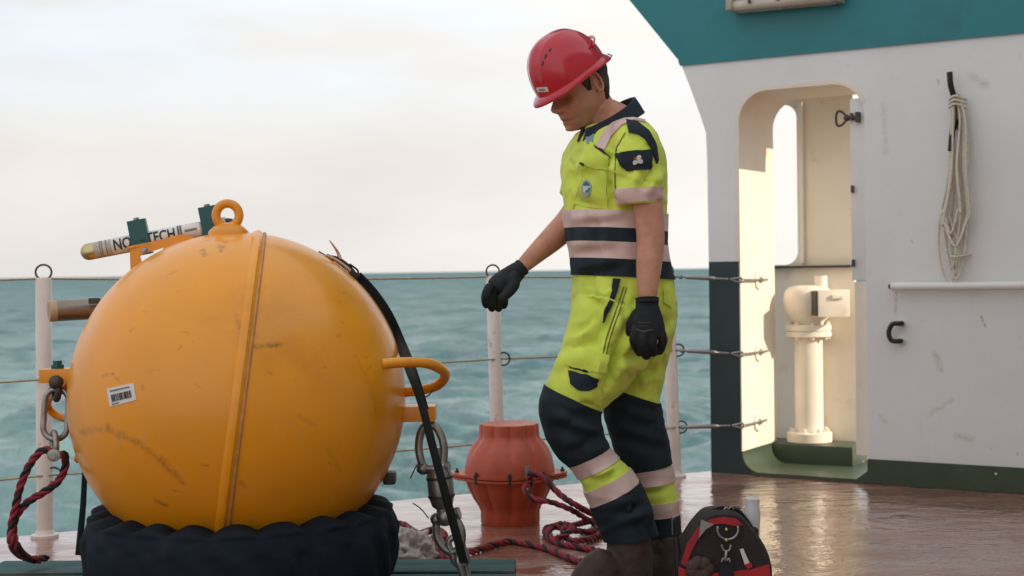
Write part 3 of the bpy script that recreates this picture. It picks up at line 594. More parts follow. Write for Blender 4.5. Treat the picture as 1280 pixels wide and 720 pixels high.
    h = path([(96, 470, 4.2), (76, 488, 4.18), (62, 497, 4.22), (60, 508, 4.28), (72, 520, 4.3), (100, 528, 4.3)], 4)
    MB().tube(spline(h, 6), 5.0 * k, 12).build('handle', orange, t, 180)
    b = MB(); b.box(at(524, 516, 4.22), (42 * k, .10, 19 * k), None, .004); b.build('pad_eye', orange, t, 40)
    b = MB(); b.box(at(76, 469, 4.12), (44 * k, .075, 17 * k), None, .004); b.build('pad_eye', orange, t, 40)
    b = MB(); q = at(72, 459, 4.11); b.lathe(q - V((0, 0, .015)), V((0, 0, 1)), [(.020, 0), (.020, .022), (.014, .024), (.014, .034)], 6); b.build('pad_bolt', green_plastic, t, 30)
    b = MB(); b.sphere(at(98, 573, 4.2), 6 * k, 12, 8); b.cyl(at(98, 573, 4.2), at(106, 570, 4.2), 5 * k, 10); b.build('plug', orange, t, 60)
    b = MB(); b.box(at(487, 597, 4.25), (16 * k, .06, 16 * k), None, .01); b.build('drain_lug', dark_steel, t, 40)
    # barcode sticker
    q = [(133, 486), (167, 478.5), (170, 500), (137, 508.5)]
    b = MB(); ball_patch(b, q, .0015); sk = b.build('barcode_sticker', sticker_white, t)
    b = MB(); lerp2 = lambda u, v: tuple((V(q[0]).lerp(V(q[1]), u)).lerp(V(q[3]).lerp(V(q[2]), u), v))
    u = .11; rg = random.Random(5)
    while u < .84:
        w = rg.choice((.012, .018, .03)); ball_patch(b, [lerp2(u, .38), lerp2(u + w, .38), lerp2(u + w, .78), lerp2(u, .78)], .0027, 1, 1); u += w + rg.choice((.012, .02, .03))
    b.build('barcode', ink, sk)
    b = MB(); u = .10
    for v0, v1 in ((.13, .22), (.86, .93)):
        u = .09
        while u < (.80 if v0 < .5 else .35):
            w = rg.uniform(.02, .05); ball_patch(b, [lerp2(u, v0), lerp2(u + w, v0), lerp2(u + w, v1), lerp2(u, v1)], .0027, 1, 1); u += w + .015
    b.build('small_print', grey_ink, sk)['kind'] = 'stuff'
    return t
make_buoy()

def text_on_tube(mb, s, p0, ax, u0, h, rad_, off, length=None, stretch=1):
    cu = bpy.data.curves.new('lettering', 'FONT'); cu.body = s; cu.size = 1; cu.fill_mode = 'FRONT'; cu.offset = .018; cu.resolution_u = 3
    ob = bpy.data.objects.new('lettering', cu); col.objects.link(ob); dg = bpy.context.evaluated_depsgraph_get(); dg.update()
    me = bpy.data.meshes.new_from_object(ob.evaluated_get(dg)); bpy.data.objects.remove(ob)
    bm = bmesh.new(); bm.from_mesh(me); bmesh.ops.triangulate(bm, faces=bm.faces[:]); bmesh.ops.subdivide_edges(bm, edges=bm.edges[:], cuts=3, use_grid_fill=True); bm.verts.index_update()
    xs = [v.co.x for v in bm.verts]; x0, x1 = min(xs), max(xs); sx = (length / (x1 - x0)) if length else h
    w = u0.cross(ax).normalized(); pts = []
    for v in bm.verts:
        x = (v.co.x - x0) * sx; a = (v.co.y - .35) * h / rad_
        d = u0 * math.cos(a) + w * math.sin(a); pts.append(p0 + ax * x + d * (rad_ + off))
    mb.add(pts, [[v.index for v in f.verts] for f in bm.faces]); bm.free()
def make_beacon():
    Y = 4.28; k = m_at(Y); a = at(106, 315.6, Y - .02); e = at(283, 281.3, Y + .04); ax = (e - a).normalized(); r = 10.6 * k
    t = thing('recovery_beacon', 'long cylindrical beacon with brass nose and bold black lettering clamped on the buoy', 'beacon', a)
    bl = (at(117, 313.5, Y) - a).length
    MB().tube([a + ax * bl, e], r, 24).build('housing', tube_body, t, 40)
    MB().lathe(a + ax * bl, -ax, [(r * .985, 0), (r * 1.0, .004), (r * 1.0, bl - .012)] + [(r * math.cos(q), bl - .012 + r * .95 * math.sin(q)) for q in [rad(x) for x in range(10, 91, 10)]], 24).build('nose', brass, t, 40)
    MB().tube([e, e + ax * .008, e + ax * .022], [r * .8, r * .8, r * .6], 20).build('tail_cap', black_rubber, t, 40)
    u0 = (-VIEW - ax * (-VIEW).dot(ax)).normalized()   # the side turned to the lens gets the lettering
    u0 = (u0 + V((0, 0, .12))).normalized(); u0 = (u0 - ax * u0.dot(ax)).normalized()
    L_ = lambda px: (at(px, 316 - (px - 106) * .194, Y) - a).length
    def label(x0, x1, name, mat, off, half=1.15):
        b = MB(); G = []; NN = []; w = ax.cross(u0)
        for i in range(13):
            an = -half + 2 * half * i / 12; d = u0 * math.cos(an) + w * math.sin(an); G.append([a + ax * L_(x0) + d * (r + off), a + ax * L_(x1) + d * (r + off)]); NN.append([d, d])
        slab(b, G, NN, .0008); return b.build(name, mat, t, 40)
    label(141, 222, 'name_label', sticker_white, .0012)
    b = MB(); text_on_tube(b, 'NOVATECH', a + ax * L_(144), ax, u0, 19 * k, r, .0030, L_(219) - L_(144)); b.build('lettering', ink, t, fix=False)
    lb = label(228, 250, 'side_label', sticker_white, .0012, .9)
    label(231, 246, 'print_line', grey_ink, .0022, .13)
    label(124, 139, 'worn_label', M('worn_label', (.5, .47, .42), .6, var=.3, scale=50), .0010, 1.0)
    for x in (126, 128.5, 134): label(x, x + 1.2, 'stripe', grey_ink, .0020, .9)
    for x in (223, 226): label(x, x + 1.0, 'stripe', ink, .0020, 1.1)
    # clamps
    upv = (V((0, 0, 1)) - ax * ax.z).normalized(); sd = ax.cross(upv)
    for x, hgt in ((176, 1), (263, 1)):
        c = a + ax * L_(x); b = MB(); prof = [(-.030, -.040), (.030, -.040), (.028, .008), (.020, .066), (-.020, .066), (-.028, .008)]
        b.plate(prof, [], lambda p, q, s: c + sd * p + upv * q + ax * s, .054); b.v = [v - ax * .027 for v in b.v]
        cl = b.build('clamp', green_plastic, t, 30)
        b = MB(); b.lathe(c + upv * .065, upv, [(.010, 0), (.010, .007), (.005, .009)], 6); b.build('clamp_bolt', steel, cl, 30)
    # orange bracket under the tube
    kk = m_at(4.27); b = MB(); P = lambda x, y, Yq=4.27: at(x, y, Yq)
    bl = [(162, 309), (230, 292), (250, 300), (210, 335), (163, 338)]
    inner = [(174, 319), (205, 309), (196, 322), (178, 333)]
    b.plate(bl, [inner], lambda x, y, s: at(x, y, 4.235) + V((0, s, 0)), .010); b.build('bracket', orange, t, 30)
    b = MB(); b.box(at(196, 303.5, 4.29), (70 * kk, .10, .008), (ax, sd, upv), .002); b.build('bracket_shelf', orange, t, 30)
    b = MB(); b.lathe(at(181, 313, 4.235), V((0, -1, 0)), [(.009, 0), (.009, .006), (.005, .007), (.005, .014)], 6); b.build('bracket_bolt', steel, t, 30)
make_beacon()
def make_instrument():
    Y = 4.45; k = m_at(Y); a = at(61, 389, Y); e = at(150, 384, Y + .1); ax = (e - a).normalized()
    t = thing('instrument_housing', 'dull metal cylinder housing sticking out left behind the buoy', 'instrument', a)
    MB().tube([a + ax * .02, a + ax * .024, e], [13.0 * k, 13.4 * k, 13.4 * k], 24).build('housing', titanium, t, 40)
    MB().tube([a, a + ax * .004, a + ax * .022], [12.2 * k, 13.5 * k, 13.5 * k], 24).build('end_cap', M('beige_cap', (.42, .30, .17), .5, var=.15, scale=20), t, 40)
    p = at(118, 376, Y); b = MB(); b.box(p, (.03, .03, .018), None, .003); b.build('clamp', dark_steel, t)
make_instrument()

# padded ring under the buoy
def make_ring():
    c = V((BC.x, BC.y, .108)); vs = []; fs = []; n, m = 260, 72; lobes = 21
    for i in range(n):
        a = 2 * PI * i / n; lob = abs(math.sin(a * lobes / 2 + .5 + .35 * math.sin(3 * a))) ** .7
        low = .5 + .5 * math.sin(a * 5 + 1)
        for j in range(m):
            b = 2 * PI * j / m; cb, sb = math.cos(b), math.sin(b)
            R = .335 + .006 * math.sin(a * 7)
            x = R + (abs(cb) ** .5) * math.copysign(.122, cb) ; z = .132 + (abs(sb) ** .6) * math.copysign(.128, sb)
            if sb > 0: z += (.028 * lob - .018) * sb ** 6; x += .016 * math.exp(-((sb - .86) / .12) ** 2) * (cb > 0) * (.5 + .6 * lob)
            if cb > 0 and sb < .3: x -= .03 * max(0, .55 - z / .26) + .006 * math.sin(a * 23 + 3 * z / .1) * cb
            p = V((x * math.cos(a), x * math.sin(a), z)); p += V((math.cos(a), math.sin(a), .3)) * (noise.noise(V((a * 5, z * 9, 1))) * .006 + noise.noise(V((a * 11, z * 9, 4))) * .004)
            vs.append(c + p)
    for i in range(n):
        for j in range(m): fs.append([i * m + j, ((i + 1) % n) * m + j, ((i + 1) % n) * m + (j + 1) % m, i * m + (j + 1) % m])
    tag(MB().add(vs, fs).build('padded_ring', navy_canvas, None, 180, c), 'navy canvas padded ring with scalloped top under the buoy', 'cushion ring')
make_ring()
def make_pallet():
    A = at(8, 703, 4.68); A.z = .12; B = at(648, 714, 4.60); B.z = .12
    d = V((B.x - A.x, B.y - A.y, 0)).normalized(); n = V((-d.y, d.x, 0)); L_ = (B - A).length; z = V((0, 0, 1))
    t = thing('pallet', 'teal painted wooden pallet under the buoy and ring', 'pallet', V((BC.x, BC.y, 0)))
    for i in range(9):
        w = .098; sag = random.uniform(-.003, .003); c = A + d * L_ / 2 - n * (.05 + i * .112) + z * (-.014 + sag)
        MB().box(c + d * random.uniform(-.012, .012), (L_, w, .026), (d, n, z), .004).build('plank', pallet_wood if i % 4 != 3 else raw_wood, t, 30)
    for i in range(5):
        c = A + d * (.06 + (L_ - .12) * i / 4) - n * .5; c.z = .046
        MB().box(c, (.09, 1.0, .088), (d, n, z), .005).build('bearer', pallet_wood, t, 30)
make_pallet()

# ------------------------------------------------------------------ lashings, shackles and ropes
def rope_geo(mb, P, r, pitch=.11, strands=(0, 0, 1), closed=False):
    P = resample(P, r * .55); k = len(P)
    if k < 4: return
    T = [(P[min(i + 1, k - 1)] - P[max(i - 1, 0)]).normalized() for i in range(k)]; u = T[0].orthogonal().normalized(); fr = []
    for i in range(k):
        u = (u - T[i] * u.dot(T[i])).normalized(); fr.append((u.copy(), T[i].cross(u)))
    for s, mi in enumerate(strands):
        mb.cur = mi; ph = 2 * PI * s / len(strands); Q = []
        for i in range(k):
            a = ph + 2 * PI * (i * r * .55) / pitch; Q.append(P[i] + (fr[i][0] * math.cos(a) + fr[i][1] * math.sin(a)) * r * .50)
        mb.tube(Q, r * .56, 7)
    mb.cur = 0
def bow(mb, c, w, h, r, dz=V((0, 0, -1)), dx=V((1, 0, 0)), bulge=1.25):
    """bow shackle: c is the pin centre, the bow goes along dz"""
    p = [c - dx * w * .5, c - dx * w * .62 * bulge + dz * h * .45, c - dx * w * .42 * bulge + dz * h * .85, c + dz * h, c + dx * w * .42 * bulge + dz * h * .85, c + dx * w * .62 * bulge + dz * h * .45, c + dx * w * .5]
    mb.tube(spline(p, 6), r, 10)
    for s in (-1, 1): mb.sphere(c + dx * w * .5 * s, r * 1.6, 10, 8)
    mb.cyl(c - dx * w * .80, c + dx * w * .80, r * .95, 10)
    mb.lathe(c + dx * w * .62, dx, [(r * 1.6, 0), (r * 1.6, r * 1.2)], 6)
def link(mb, top, bot, w, r, side=V((1, 0, 0))):
    d = (bot - top); L_ = d.length; d.normalize(); s = (side - d * side.dot(d)).normalized(); P = []
    for i in range(13): a = PI * i / 12; P.append(top + d * (w / 2) - d * math.sin(a) * w / 2 + s * math.cos(a) * w / 2 * -1)
    for i in range(13): a = PI * i / 12; P.append(bot - d * (w / 2) + d * math.sin(a) * w / 2 + s * math.cos(a) * w / 2)
    mb.tube(P, r, 10, True)
def make_left_rigging():
    Y = 4.10; k = m_at(Y); Z = V((0, 0, 1))
    q = at(70, 494, Y); b = MB(); bow(b, at(70, 477, Y), 14 * k, 22 * k, 4.2 * k, -Z, V((.5, -.85, 0)).normalized()); b.sphere(at(70, 478, Y - .02), 9 * k, 12, 8)
    tag(b.build('shackle', dark_steel, None, 60, q), 'dark shackle hanging from the left orange pad eye of the buoy', 'shackle', 'shackles on the buoy')
    b = MB(); link(b, at(72, 486, Y), at(68, 549, Y), 30 * k, 3.9 * k)
    tag(b.build('oval_link', steel, None, 180, at(70, 517, Y)), 'long oval steel link hanging left of the buoy', 'chain link')
    b = MB(); bow(b, at(68, 568, Y - .01), 15 * k, 28 * k, 3.6 * k, Z, V((.55, -.83, 0)).normalized(), 1.0); b.lathe(at(68, 569, Y - .055), V((0, -1, 0)), [(8 * k, 0), (8 * k, .01), (4 * k, .012), (4 * k, .016)], 14)
    tag(b.build('shackle', steel, None, 50, at(68, 560, Y)), 'grey shackle joining the oval link to the red and black rope sling', 'shackle', 'shackles on the buoy')
    b = MB(); r = 5.0 * k
    rope_geo(b, spline(path([(71, 572), (56, 562), (40, 576), (27, 603), (19, 635), (14, 660), (15, 682), (27, 695, 4.45), (44, 699, 4.5), (60, 697, 4.55)], Y), 10), r, .085)
    rope_geo(b, spline(path([(66, 572), (80, 568), (81, 585), (72, 602), (55, 615), (33, 629), (19, 648), (17, 668), (24, 688), (38, 699, 4.48), (52, 700, 4.5)], Y + .015), 10), r, .085)
    tag(b.build('rope_sling', [red_rope, black_rope], None, 180, at(30, 690, Y)), 'red and black twisted rope sling hanging at the left of the buoy', 'rope')
    b = MB(); b.tube(path([(104, 570), (106, 590), (104, 630), (98, 694)], 4.32), [.005, .008, .009, .010], 8, flat=(1, .15), up=V((1, .3, 0)))
    tag(b.build('lashing_strap', black_strap, None, 60, at(98, 694, 4.32)), 'short black webbing strap pulled down left of the buoy', 'strap', 'lashing straps on the buoy')
make_left_rigging()
def make_right_rigging():
    Z = V((0, 0, 1)); Y = 4.27; k = m_at(Y)
    t = thing('lashing_strap', 'black webbing strap running over the right of the buoy to the pallet', 'strap', at(580, 702, 4.15), 'lashing straps on the buoy')
    edge = [on_ball(*p, .006) for p in ((372, 299), (400, 311), (425, 322), (447, 340), (466, 362), (484, 393), (498, 428))]
    P = spline(edge[3:] + path([(513, 466, 4.02), (527, 505, 4.0), (540, 555, 4.02), (556, 615, 4.06), (580, 704, 4.16)], 4), 6)
    MB().tube(P, list(np.interp(range(len(P)), [0, 6, 24, len(P)], [.006, .009, .0125, .0145])), 8, flat=(1, .14), up=V((1, -.5, .35))).build('webbing', black_strap, t, 60)
    P2 = spline([p + V((.010, .03, .004)) for p in edge[3:]] + path([(519, 466, 4.08), (533, 512, 4.06)], 4), 6)
    MB().tube(P2, .008, 8, flat=(1, .15), up=V((1, -.3, .35))).build('webbing', black_strap, t, 60)
    G = []; NN = []
    for p, q in zip(edge[1:-1], edge[2:]):
        for s in (0, .33, .66):
            c = p.lerp(q, s); nn = (c - BC).normalized(); sd = (q - p).normalized().cross(nn); G.append([BC + (c + sd * w - BC).normalized() * (BR + .004) for w in (-.016, 0, .016)]); NN.append([nn] * 3)
    b = MB(); slab(b, G, NN, .003); b.build('webbing', black_strap, t, 60)
    # frayed strap end and buckle
    c = on_ball(432, 322, -.001); ax = (on_ball(444, 334, .012) - on_ball(420, 313, .012)).normalized(); nn = (c - BC).normalized(); sd = ax.cross(nn)
    for lift, w, s0, s1 in ((.004, .019, -.050, .050), (.011, .015, -.034, .046)):
        W = spline([c + ax * s0 + nn * (lift - .004), c + ax * (s0 * .4) + nn * (lift + .004), c + ax * (s1 * .4) + nn * (lift + .005), c + ax * s1 + nn * lift], 6)
        MB().tube(W, w, 10, flat=(1, .38), up=sd).build('folded_webbing', pink_cloth if lift < .008 else black_strap, t, 60)
    b = MB(); b.tube(spline([c + ax * .046 + nn * .004, c + ax * .060 + nn * .010, c + ax * .050 + nn * .022, c + ax * .02 + nn * .022], 6), .012, 8, flat=(1, .25), up=sd); b.build('folded_webbing', black_strap, t, 60)
    W = [c + ax * -.01 + nn * .016, on_ball(424, 311, .030), at(412, 300.5, YB)]
    MB().tube(spline(W, 5), list(np.linspace(.014, .003, 11)), 8, flat=(1, .5), up=sd).build('loose_tail', pink_cloth, t, 60)
    b = MB(); b.box(c + ax * .05 + nn * .006, (.03, .045, .018), (ax, sd, nn), .004); b.build('buckle', black_rubber, t, 40)
    # shackle - swivel - shackle - chain
    b = MB(); pc = at(541, 585, Y); bow(b, pc, 25 * k, 55 * k, 5.2 * k, Z + V((-.06, 0, 0)), V((.97, -.2, .05)).normalized(), 1.05)
    tag(b.build('shackle', steel, None, 60, pc), 'large bow shackle under the right pad eye of the buoy', 'shackle', 'shackles on the buoy')
    a, e = at(548, 582, Y), at(553, 632, Y); ax = (e - a).normalized(); L_ = (e - a).length
    t2 = thing('swivel', 'grey steel barrel swivel between two bow shackles right of the buoy', 'swivel', (a + e) / 2)
    MB().lathe(a, ax, [(7 * k, -.055), (7 * k, .0), (13 * k, .006), (16.5 * k, .03), (16.5 * k, L_ - .03), (13 * k, L_), (8 * k, L_ + .01), (8 * k, L_ + .03)], 24).build('barrel', steel, t2, 35)
    for h in (.032, L_ - .034): MB().lathe(a + ax * h, ax, [(16.9 * k, 0), (17.1 * k, .002), (17.1 * k, .006), (16.9 * k, .008)], 24).build('groove_ring', dark_steel, t2, 40)
    b = MB(); pc = at(556, 646, Y); bow(b, pc, 22 * k, 44 * k, 5.2 * k, -Z + V((.25, 0, 0)), V((.95, -.2, .28)).normalized(), 1.2); b.sphere(pc, 12 * k, 12, 8)
    tag(b.build('shackle', steel, None, 60, pc), 'lower bow shackle hanging from the barrel swivel', 'shackle', 'shackles on the buoy')
    lk = [((566, 672), (578, 706), 16, 0), ((574, 694), (584, 728), 16, 1)]
    for i, (p, q, w, tw) in enumerate(lk):
        b = MB(); link(b, at(*p, Y), at(*q, Y), w * k, 4.4 * k, V((1, 0, 0)) if not tw else V((.3, 1, .2)).normalized())
        tag(b.build('oval_link', steel, None, 180, at(*q, Y)), ['worn steel chain link under the lower bow shackle', 'last steel chain link touching the pallet'][i], 'chain link')
    for p in (((523, 578), (517, 585)), ((536, 652), (528, 655))):
        pass
    b = MB(); b.tube(spline(path([(525, 577), (519, 585), (513, 598)], Y - .03), 5), .002, 6); b.tube(spline(path([(536, 648), (526, 636), (516, 629)], Y - .03), 5), .002, 6); b.tube(spline(path([(528, 498), (536, 494), (541, 487)], 4.05), 5), .002, 6)
    tag(b.build('cable_tie', black_rubber, None, 180, at(525, 600, Y)), 'thin black cable ties with loose tails on the right shackles', 'cable tie')
make_right_rigging()

def make_deck_rope():
    r = .0128; b = MB(); k = m_at(5.6)
    G = lambda x, y, h=0: ground(x, y, r + h)
    F = lambda x, y, Y: at(x, y, Y)
    main = [F(662, 606, 5.73), F(664, 592, 5.68), F(680, 598, 5.66), F(700, 618, 5.62), F(724, 634, 5.60), G(746, 646), G(752, 660), G(735, 665), G(712, 662, .02), G(690, 658, .015), G(681, 664), G(690, 674), G(706, 668, .03), G(716, 660, .035), G(702, 655, .02), G(686, 664, .02), G(697, 678), G(725, 684), G(752, 690), G(770, 700), G(756, 706), G(728, 703), G(706, 695), G(684, 686), G(660, 680), G(636, 677), G(610, 683), G(588, 690), G(566, 690)]
    rope_geo(b, spline(main, 10), r, .10)
    rope_geo(b, spline([F(664, 600, 5.70), F(655, 612, 5.66), F(668, 624, 5.62), F(690, 628, 5.60), F(715, 638, 5.60), G(742, 655, .02)], 8), r * .9, .10)
    rope_geo(b, spline([G(744, 650), G(724, 655, .02), G(704, 662, .02), G(715, 676, .01), G(742, 672), G(758, 662)], 8), r, .10)
    tag(b.build('rope_pile', [red_rope, black_rope], None, 180, G(700, 670)), 'red and black rope piled on wet deck between the float and the boots', 'rope')
    b = MB(); r2 = .015
    rope_geo(b, spline([G(484, 668), G(500, 655), G(516, 664), G(540, 678), G(558, 694), G(575, 705)], 8), r2, .09)
    rope_geo(b, spline([G(474, 672), G(500, 672, .02), G(524, 668, .02), G(545, 662), G(556, 672), G(538, 684), G(512, 680), G(494, 668)], 8), r2, .09)
    rope_geo(b, spline([G(487, 648), G(505, 668, .03), G(535, 690, .02), G(556, 700)], 8), r2, .09)
    tag(b.build('rope_tangle', [red_rope, black_rope], None, 180, G(520, 675)), 'red rope tangle on the deck beside the padded ring', 'rope')
    # spliced eye thimble / tie on the float
make_deck_rope()
def make_rag():
    c = ground(506, 703); c = at(508, 692, 5.0); c.z = 0; b = MB(); rings = []
    nu, nv = 80, 40; vs = []; fs = []
    for i in range(nv + 1):
        p = PI * (.01 + .98 * i / nv)
        for j in range(nu):
            a = 2 * PI * j / nu; d = V((math.sin(p) * math.cos(a), math.sin(p) * math.sin(a), math.cos(p)))
            rr = 1 + .35 * noise.noise(d * 1.7 + V((3, 1, 0))) + .30 * (abs(noise.noise(d * 3.2)) - .2) + .34 * (.22 - abs(noise.noise(d * 5.5 + V((2, 7, 1)))))
            vs.append(V((c.x + d.x * .10 * rr, c.y + d.y * .08 * rr, max(.004, .055 + d.z * .085 * rr))))
    for i in range(nv):
        for j in range(nu): fs.append([i * nu + j, i * nu + (j + 1) % nu, (i + 1) * nu + (j + 1) % nu, (i + 1) * nu + j])
    tag(MB().add(vs, fs).build('rag', grey_cloth, None, 180, c), 'crumpled grey rag on the deck beside the padded ring', 'rag')
make_rag()

def make_float():
    b0 = ground(638, 653); Y = b0.y; k = m_at(Y); Z = V((0, 0, 1))
    t = thing('rubber_float', 'orange-red ribbed rubber float standing on the wet deck', 'float', b0)
    H = lambda py: at(638, py, Y).z
    zf = H(593)
    def lob(amt):
        def f(a, s):
            w = max(0, min(1, min((s - .16) / .15, (.97 - s) / .12))); return 1 - amt * w * (1 - abs(math.cos(a * 5 + .6)) ** .6)
        return f
    lowp = [(36 * k, 0), (37 * k, .006), (37 * k, H(638)), (40 * k, H(631)), (46 * k, H(622)), (52 * k, H(610)), (55.5 * k, H(600)), (56.5 * k, zf - .008)]
    MB().lathe(b0, Z, lowp, 100, lob(.10)).build('lower_half', rubber_red, t, 50)
    up = [(56.5 * k, zf + .008), (56 * k, H(584)), (53.8 * k, H(572)), (49.5 * k, H(561)), (44.5 * k, H(553)), (40.5 * k, H(548.5)), (38.2 * k, H(545)), (37.6 * k, H(541)), (37.4 * k, H(532)), (36.8 * k, H(529.5)), (35.5 * k, H(529)), (31 * k, H(529.4)), (6 * k, H(529.6))]
    MB().lathe(b0, Z, up, 100, lob(.10)).build('upper_half', rubber_red, t, 50)
    def fl(z0, z1):
        b = MB(); P = []
        for i in range(48):
            a = 2 * PI * i / 48; r = 59 + 13 * max(0, math.cos(2 * a)) ** 3; P.append((math.cos(a) * r * k, math.sin(a) * r * k))
        b.plate(P, [], lambda x, y, s: V((b0.x + x, b0.y + y, z0 + s)), z1 - z0); return b
    for z0 in (zf - .0125, zf + .0015): fl(z0, z0 + .010).build('flange', rubber_red, t, 30)
    for i in range(8):
        a = 2 * PI * i / 8; r = (66 if i in (0, 4) else 58.5) * k; p = V((b0.x + math.cos(a) * r, b0.y + math.sin(a) * r, zf + .011))
        MB().lathe(p - Z * .03, Z, [(.006, 0), (.006, .026), (.0095, .028), (.0095, .038), (.005, .038), (.005, .048)], 6).build('bolt', dark_steel, t, 30)
    # shackle on the float front
    b = MB(); q = at(660, 598, Y - .20); bow(b, q, .022, .05, .005, -Z, V((.3, -.9, 0)).normalized(), 1.0); b.box(at(659, 590, Y - .205), (.02, .02, .05), None, .003)
    tag(b.build('shackle', steel, None, 50, q), 'small grey shackle at the rope end on the rubber float flange', 'shackle')
    b = MB(); b.tube(spline([at(659, 589, Y - .21), at(680, 592, Y - .24), at(698, 600, Y - .24)], 6), .0022, 6); tag(b.build('cable_tie', black_rubber, None, 180, q), 'long loose tail of a black cable tie on the rubber float', 'cable tie')
make_float()
# ------------------------------------------------------------------ the worker
PSI = rad(25); YP = 4.4; KP = m_at(YP)
PF = V((-math.cos(PSI), -math.sin(PSI), 0)); PL = V((math.sin(PSI), -math.cos(PSI), 0)); ZZ = V((0, 0, 1))
def solidify(mb, voxel, iters, lam=.5):
    """fuse overlapping closed shells into one continuous surface"""
    me = bpy.data.meshes.new('tmp'); me.from_pydata([tuple(v) for v in mb.v], [], mb.f)
    ob = bpy.data.objects.new('tmp', me); col.objects.link(ob)
    r = ob.modifiers.new('r', 'REMESH'); r.mode = 'VOXEL'; r.voxel_size = voxel
    s = ob.modifiers.new('s', 'SMOOTH'); s.iterations = iters; s.factor = lam
    dg = bpy.context.evaluated_depsgraph_get(); dg.update(); m2 = bpy.data.meshes.new_from_object(ob.evaluated_get(dg))
    bpy.data.objects.remove(ob)
    vs = [v.co.copy() for v in m2.vertices]; ns = [v.normal.copy() for v in m2.vertices]; fs = [list(p.vertices) for p in m2.polygons]
    bpy.data.meshes.remove(m2); return vs, ns, fs
def limb(mb, pts, n=22, k=5, flat=(1, 1), up=None):
    """tapered limb through (px, py, Y, radius px)"""
    C = [at(p[0], p[1], p[2]) for p in pts]; R = [p[3] * m_at(p[2]) for p in pts]
    S = spline([V((*c, )) for c in C], k); RR = spline([V((r, 0, 0)) for r in R], k)
    mb.tube(S, [x.x for x in RR], n, flat=flat, up=up); e0, e1 = S[0], S[-1]
    return S
def crease(vs, ns, segs):
    """press fabric folds: segments given as (x0,y0,x1,y1,width px,depth m) with a raised lip on each side"""
    S = []
    for x0, y0, x1, y1, w, d in segs:
        a, b = at(x0, y0, YP), at(x1, y1, YP); S.append((np.array((a.x, a.z)), np.array((b.x, b.z)), w * KP, d))
    X = np.array([(v.x, v.z) for v in vs]); Yv = np.array([v.y for v in vs]); sc_ = YP / Yv
    X = np.stack([X[:, 0] * sc_, (X[:, 1] - 1.05) * sc_ + 1.05], -1)
    Nn = np.array([tuple(n) for n in ns]); face = np.clip(-Nn[:, 1] * 1.6 + .25, 0, 1); disp = np.zeros(len(vs))
    for a, b, w, d in S:
        ab = b - a; t = np.clip(((X - a) @ ab) / (ab @ ab), 0, 1); q = X - (a + t[:, None] * ab); r = np.sqrt((q * q).sum(1)); sgn = np.sign(ab[0] * q[:, 1] - ab[1] * q[:, 0])
        env = np.sin(np.clip(t, .03, .97) * PI) ** .5
        disp += 2.2 * d * env * (-np.exp(-(r / w) ** 2) + .8 * np.exp(-((r * sgn - 1.7 * w) / (1.1 * w)) ** 2) * (t > 0) * (t < 1))
    return [v + n * (float(q) * float(f)) for v, n, q, f in zip(vs, ns, disp, face)]
def raw_build(vs, fs, name, mat, parent):
    b = MB(); b.v = vs; b.f = fs; b.mi = [0] * len(fs); return b.build(name, mat, parent, 180, fix=False)
hi_vis = M('hi_vis_yellow', (.64, .77, .10), .75, var=.09, scale=9, bump=.0007, bscale=420, dirt=[((.36, .36, .05), .56, .74, 7, .45)], sheen=.15, spec=.3)
navy = M('navy_fabric', (.014, .025, .034), .8, var=.22, scale=14, bump=.0008, bscale=400, dirt=((.035, .04, .04), .56, .75, 10, .5), spec=.3)
tape = M('reflective_tape', (.66, .485, .44), .42, var=.08, scale=22, bump=.0004, bscale=200, dirt=((.44, .32, .28), .58, .72, 16, .4))
glove_m = M('black_glove', (.012, .015, .018), .7, var=.3, scale=30, bump=.0009, bscale=330, spec=.35)
hair_m = M('brown_hair', (.045, .028, .018), .6, var=.4, scale=60, bump=.003, bscale=170)
red_shell = M('red_helmet_plastic', (.48, .006, .021), .2, var=.06, scale=8, dirt=[((.35, .02, .02), .6, .75, 18, .5), ((.55, .2, .18), .68, .76, 30, .35)], coat=.3, bump=.0003, bscale=40)
boot_m = M('brown_boot_leather', (.062, .036, .024), .7, var=.25, scale=14, bump=.0015, bscale=70, dirt=((.11, .08, .06), .56, .72, 12, .5))
seam_m = M('dark_stitching', (.16, .18, .03), .85, var=.2, scale=80)

HS = 1.15; HP = rad(20)
HF = V((-math.cos(PSI) * math.cos(HP), -math.sin(PSI) * math.cos(HP), -math.sin(HP))); HL = PL.copy(); HU = HF.cross(HL).normalized()
HO = at(742, 105.5, 4.36) - HL * .072 * HS
def hp(f, l, u): return HO + (HF * f + HL * l + HU * u) * HS
_lv = [-.106, -.102, -.094, -.083, -.073, -.062, -.052, -.042, -.030, -.015, 0, .012, .022, .034, .048, .065, .085, .103, .116, .1245]
_F = [.040, .066, .080, .0815, .0775, .081, .0835, .080, .079, .0765, .0755, .080, .083, .084, .085, .085, .077, .057, .035, .004]
_B = [-.020, -.012, .002, .014, .026, .038, .050, .056, .061, .065, .068, .070, .072, .074, .075, .074, .068, .052, .033, .004]
_W = [.012, .027, .038, .045, .050, .055, .059, .062, .065, .068, .070, .0715, .073, .075, .0765, .0765, .069, .053, .033, .004]
def itp(u, A): return float(np.interp(u, _lv, A))
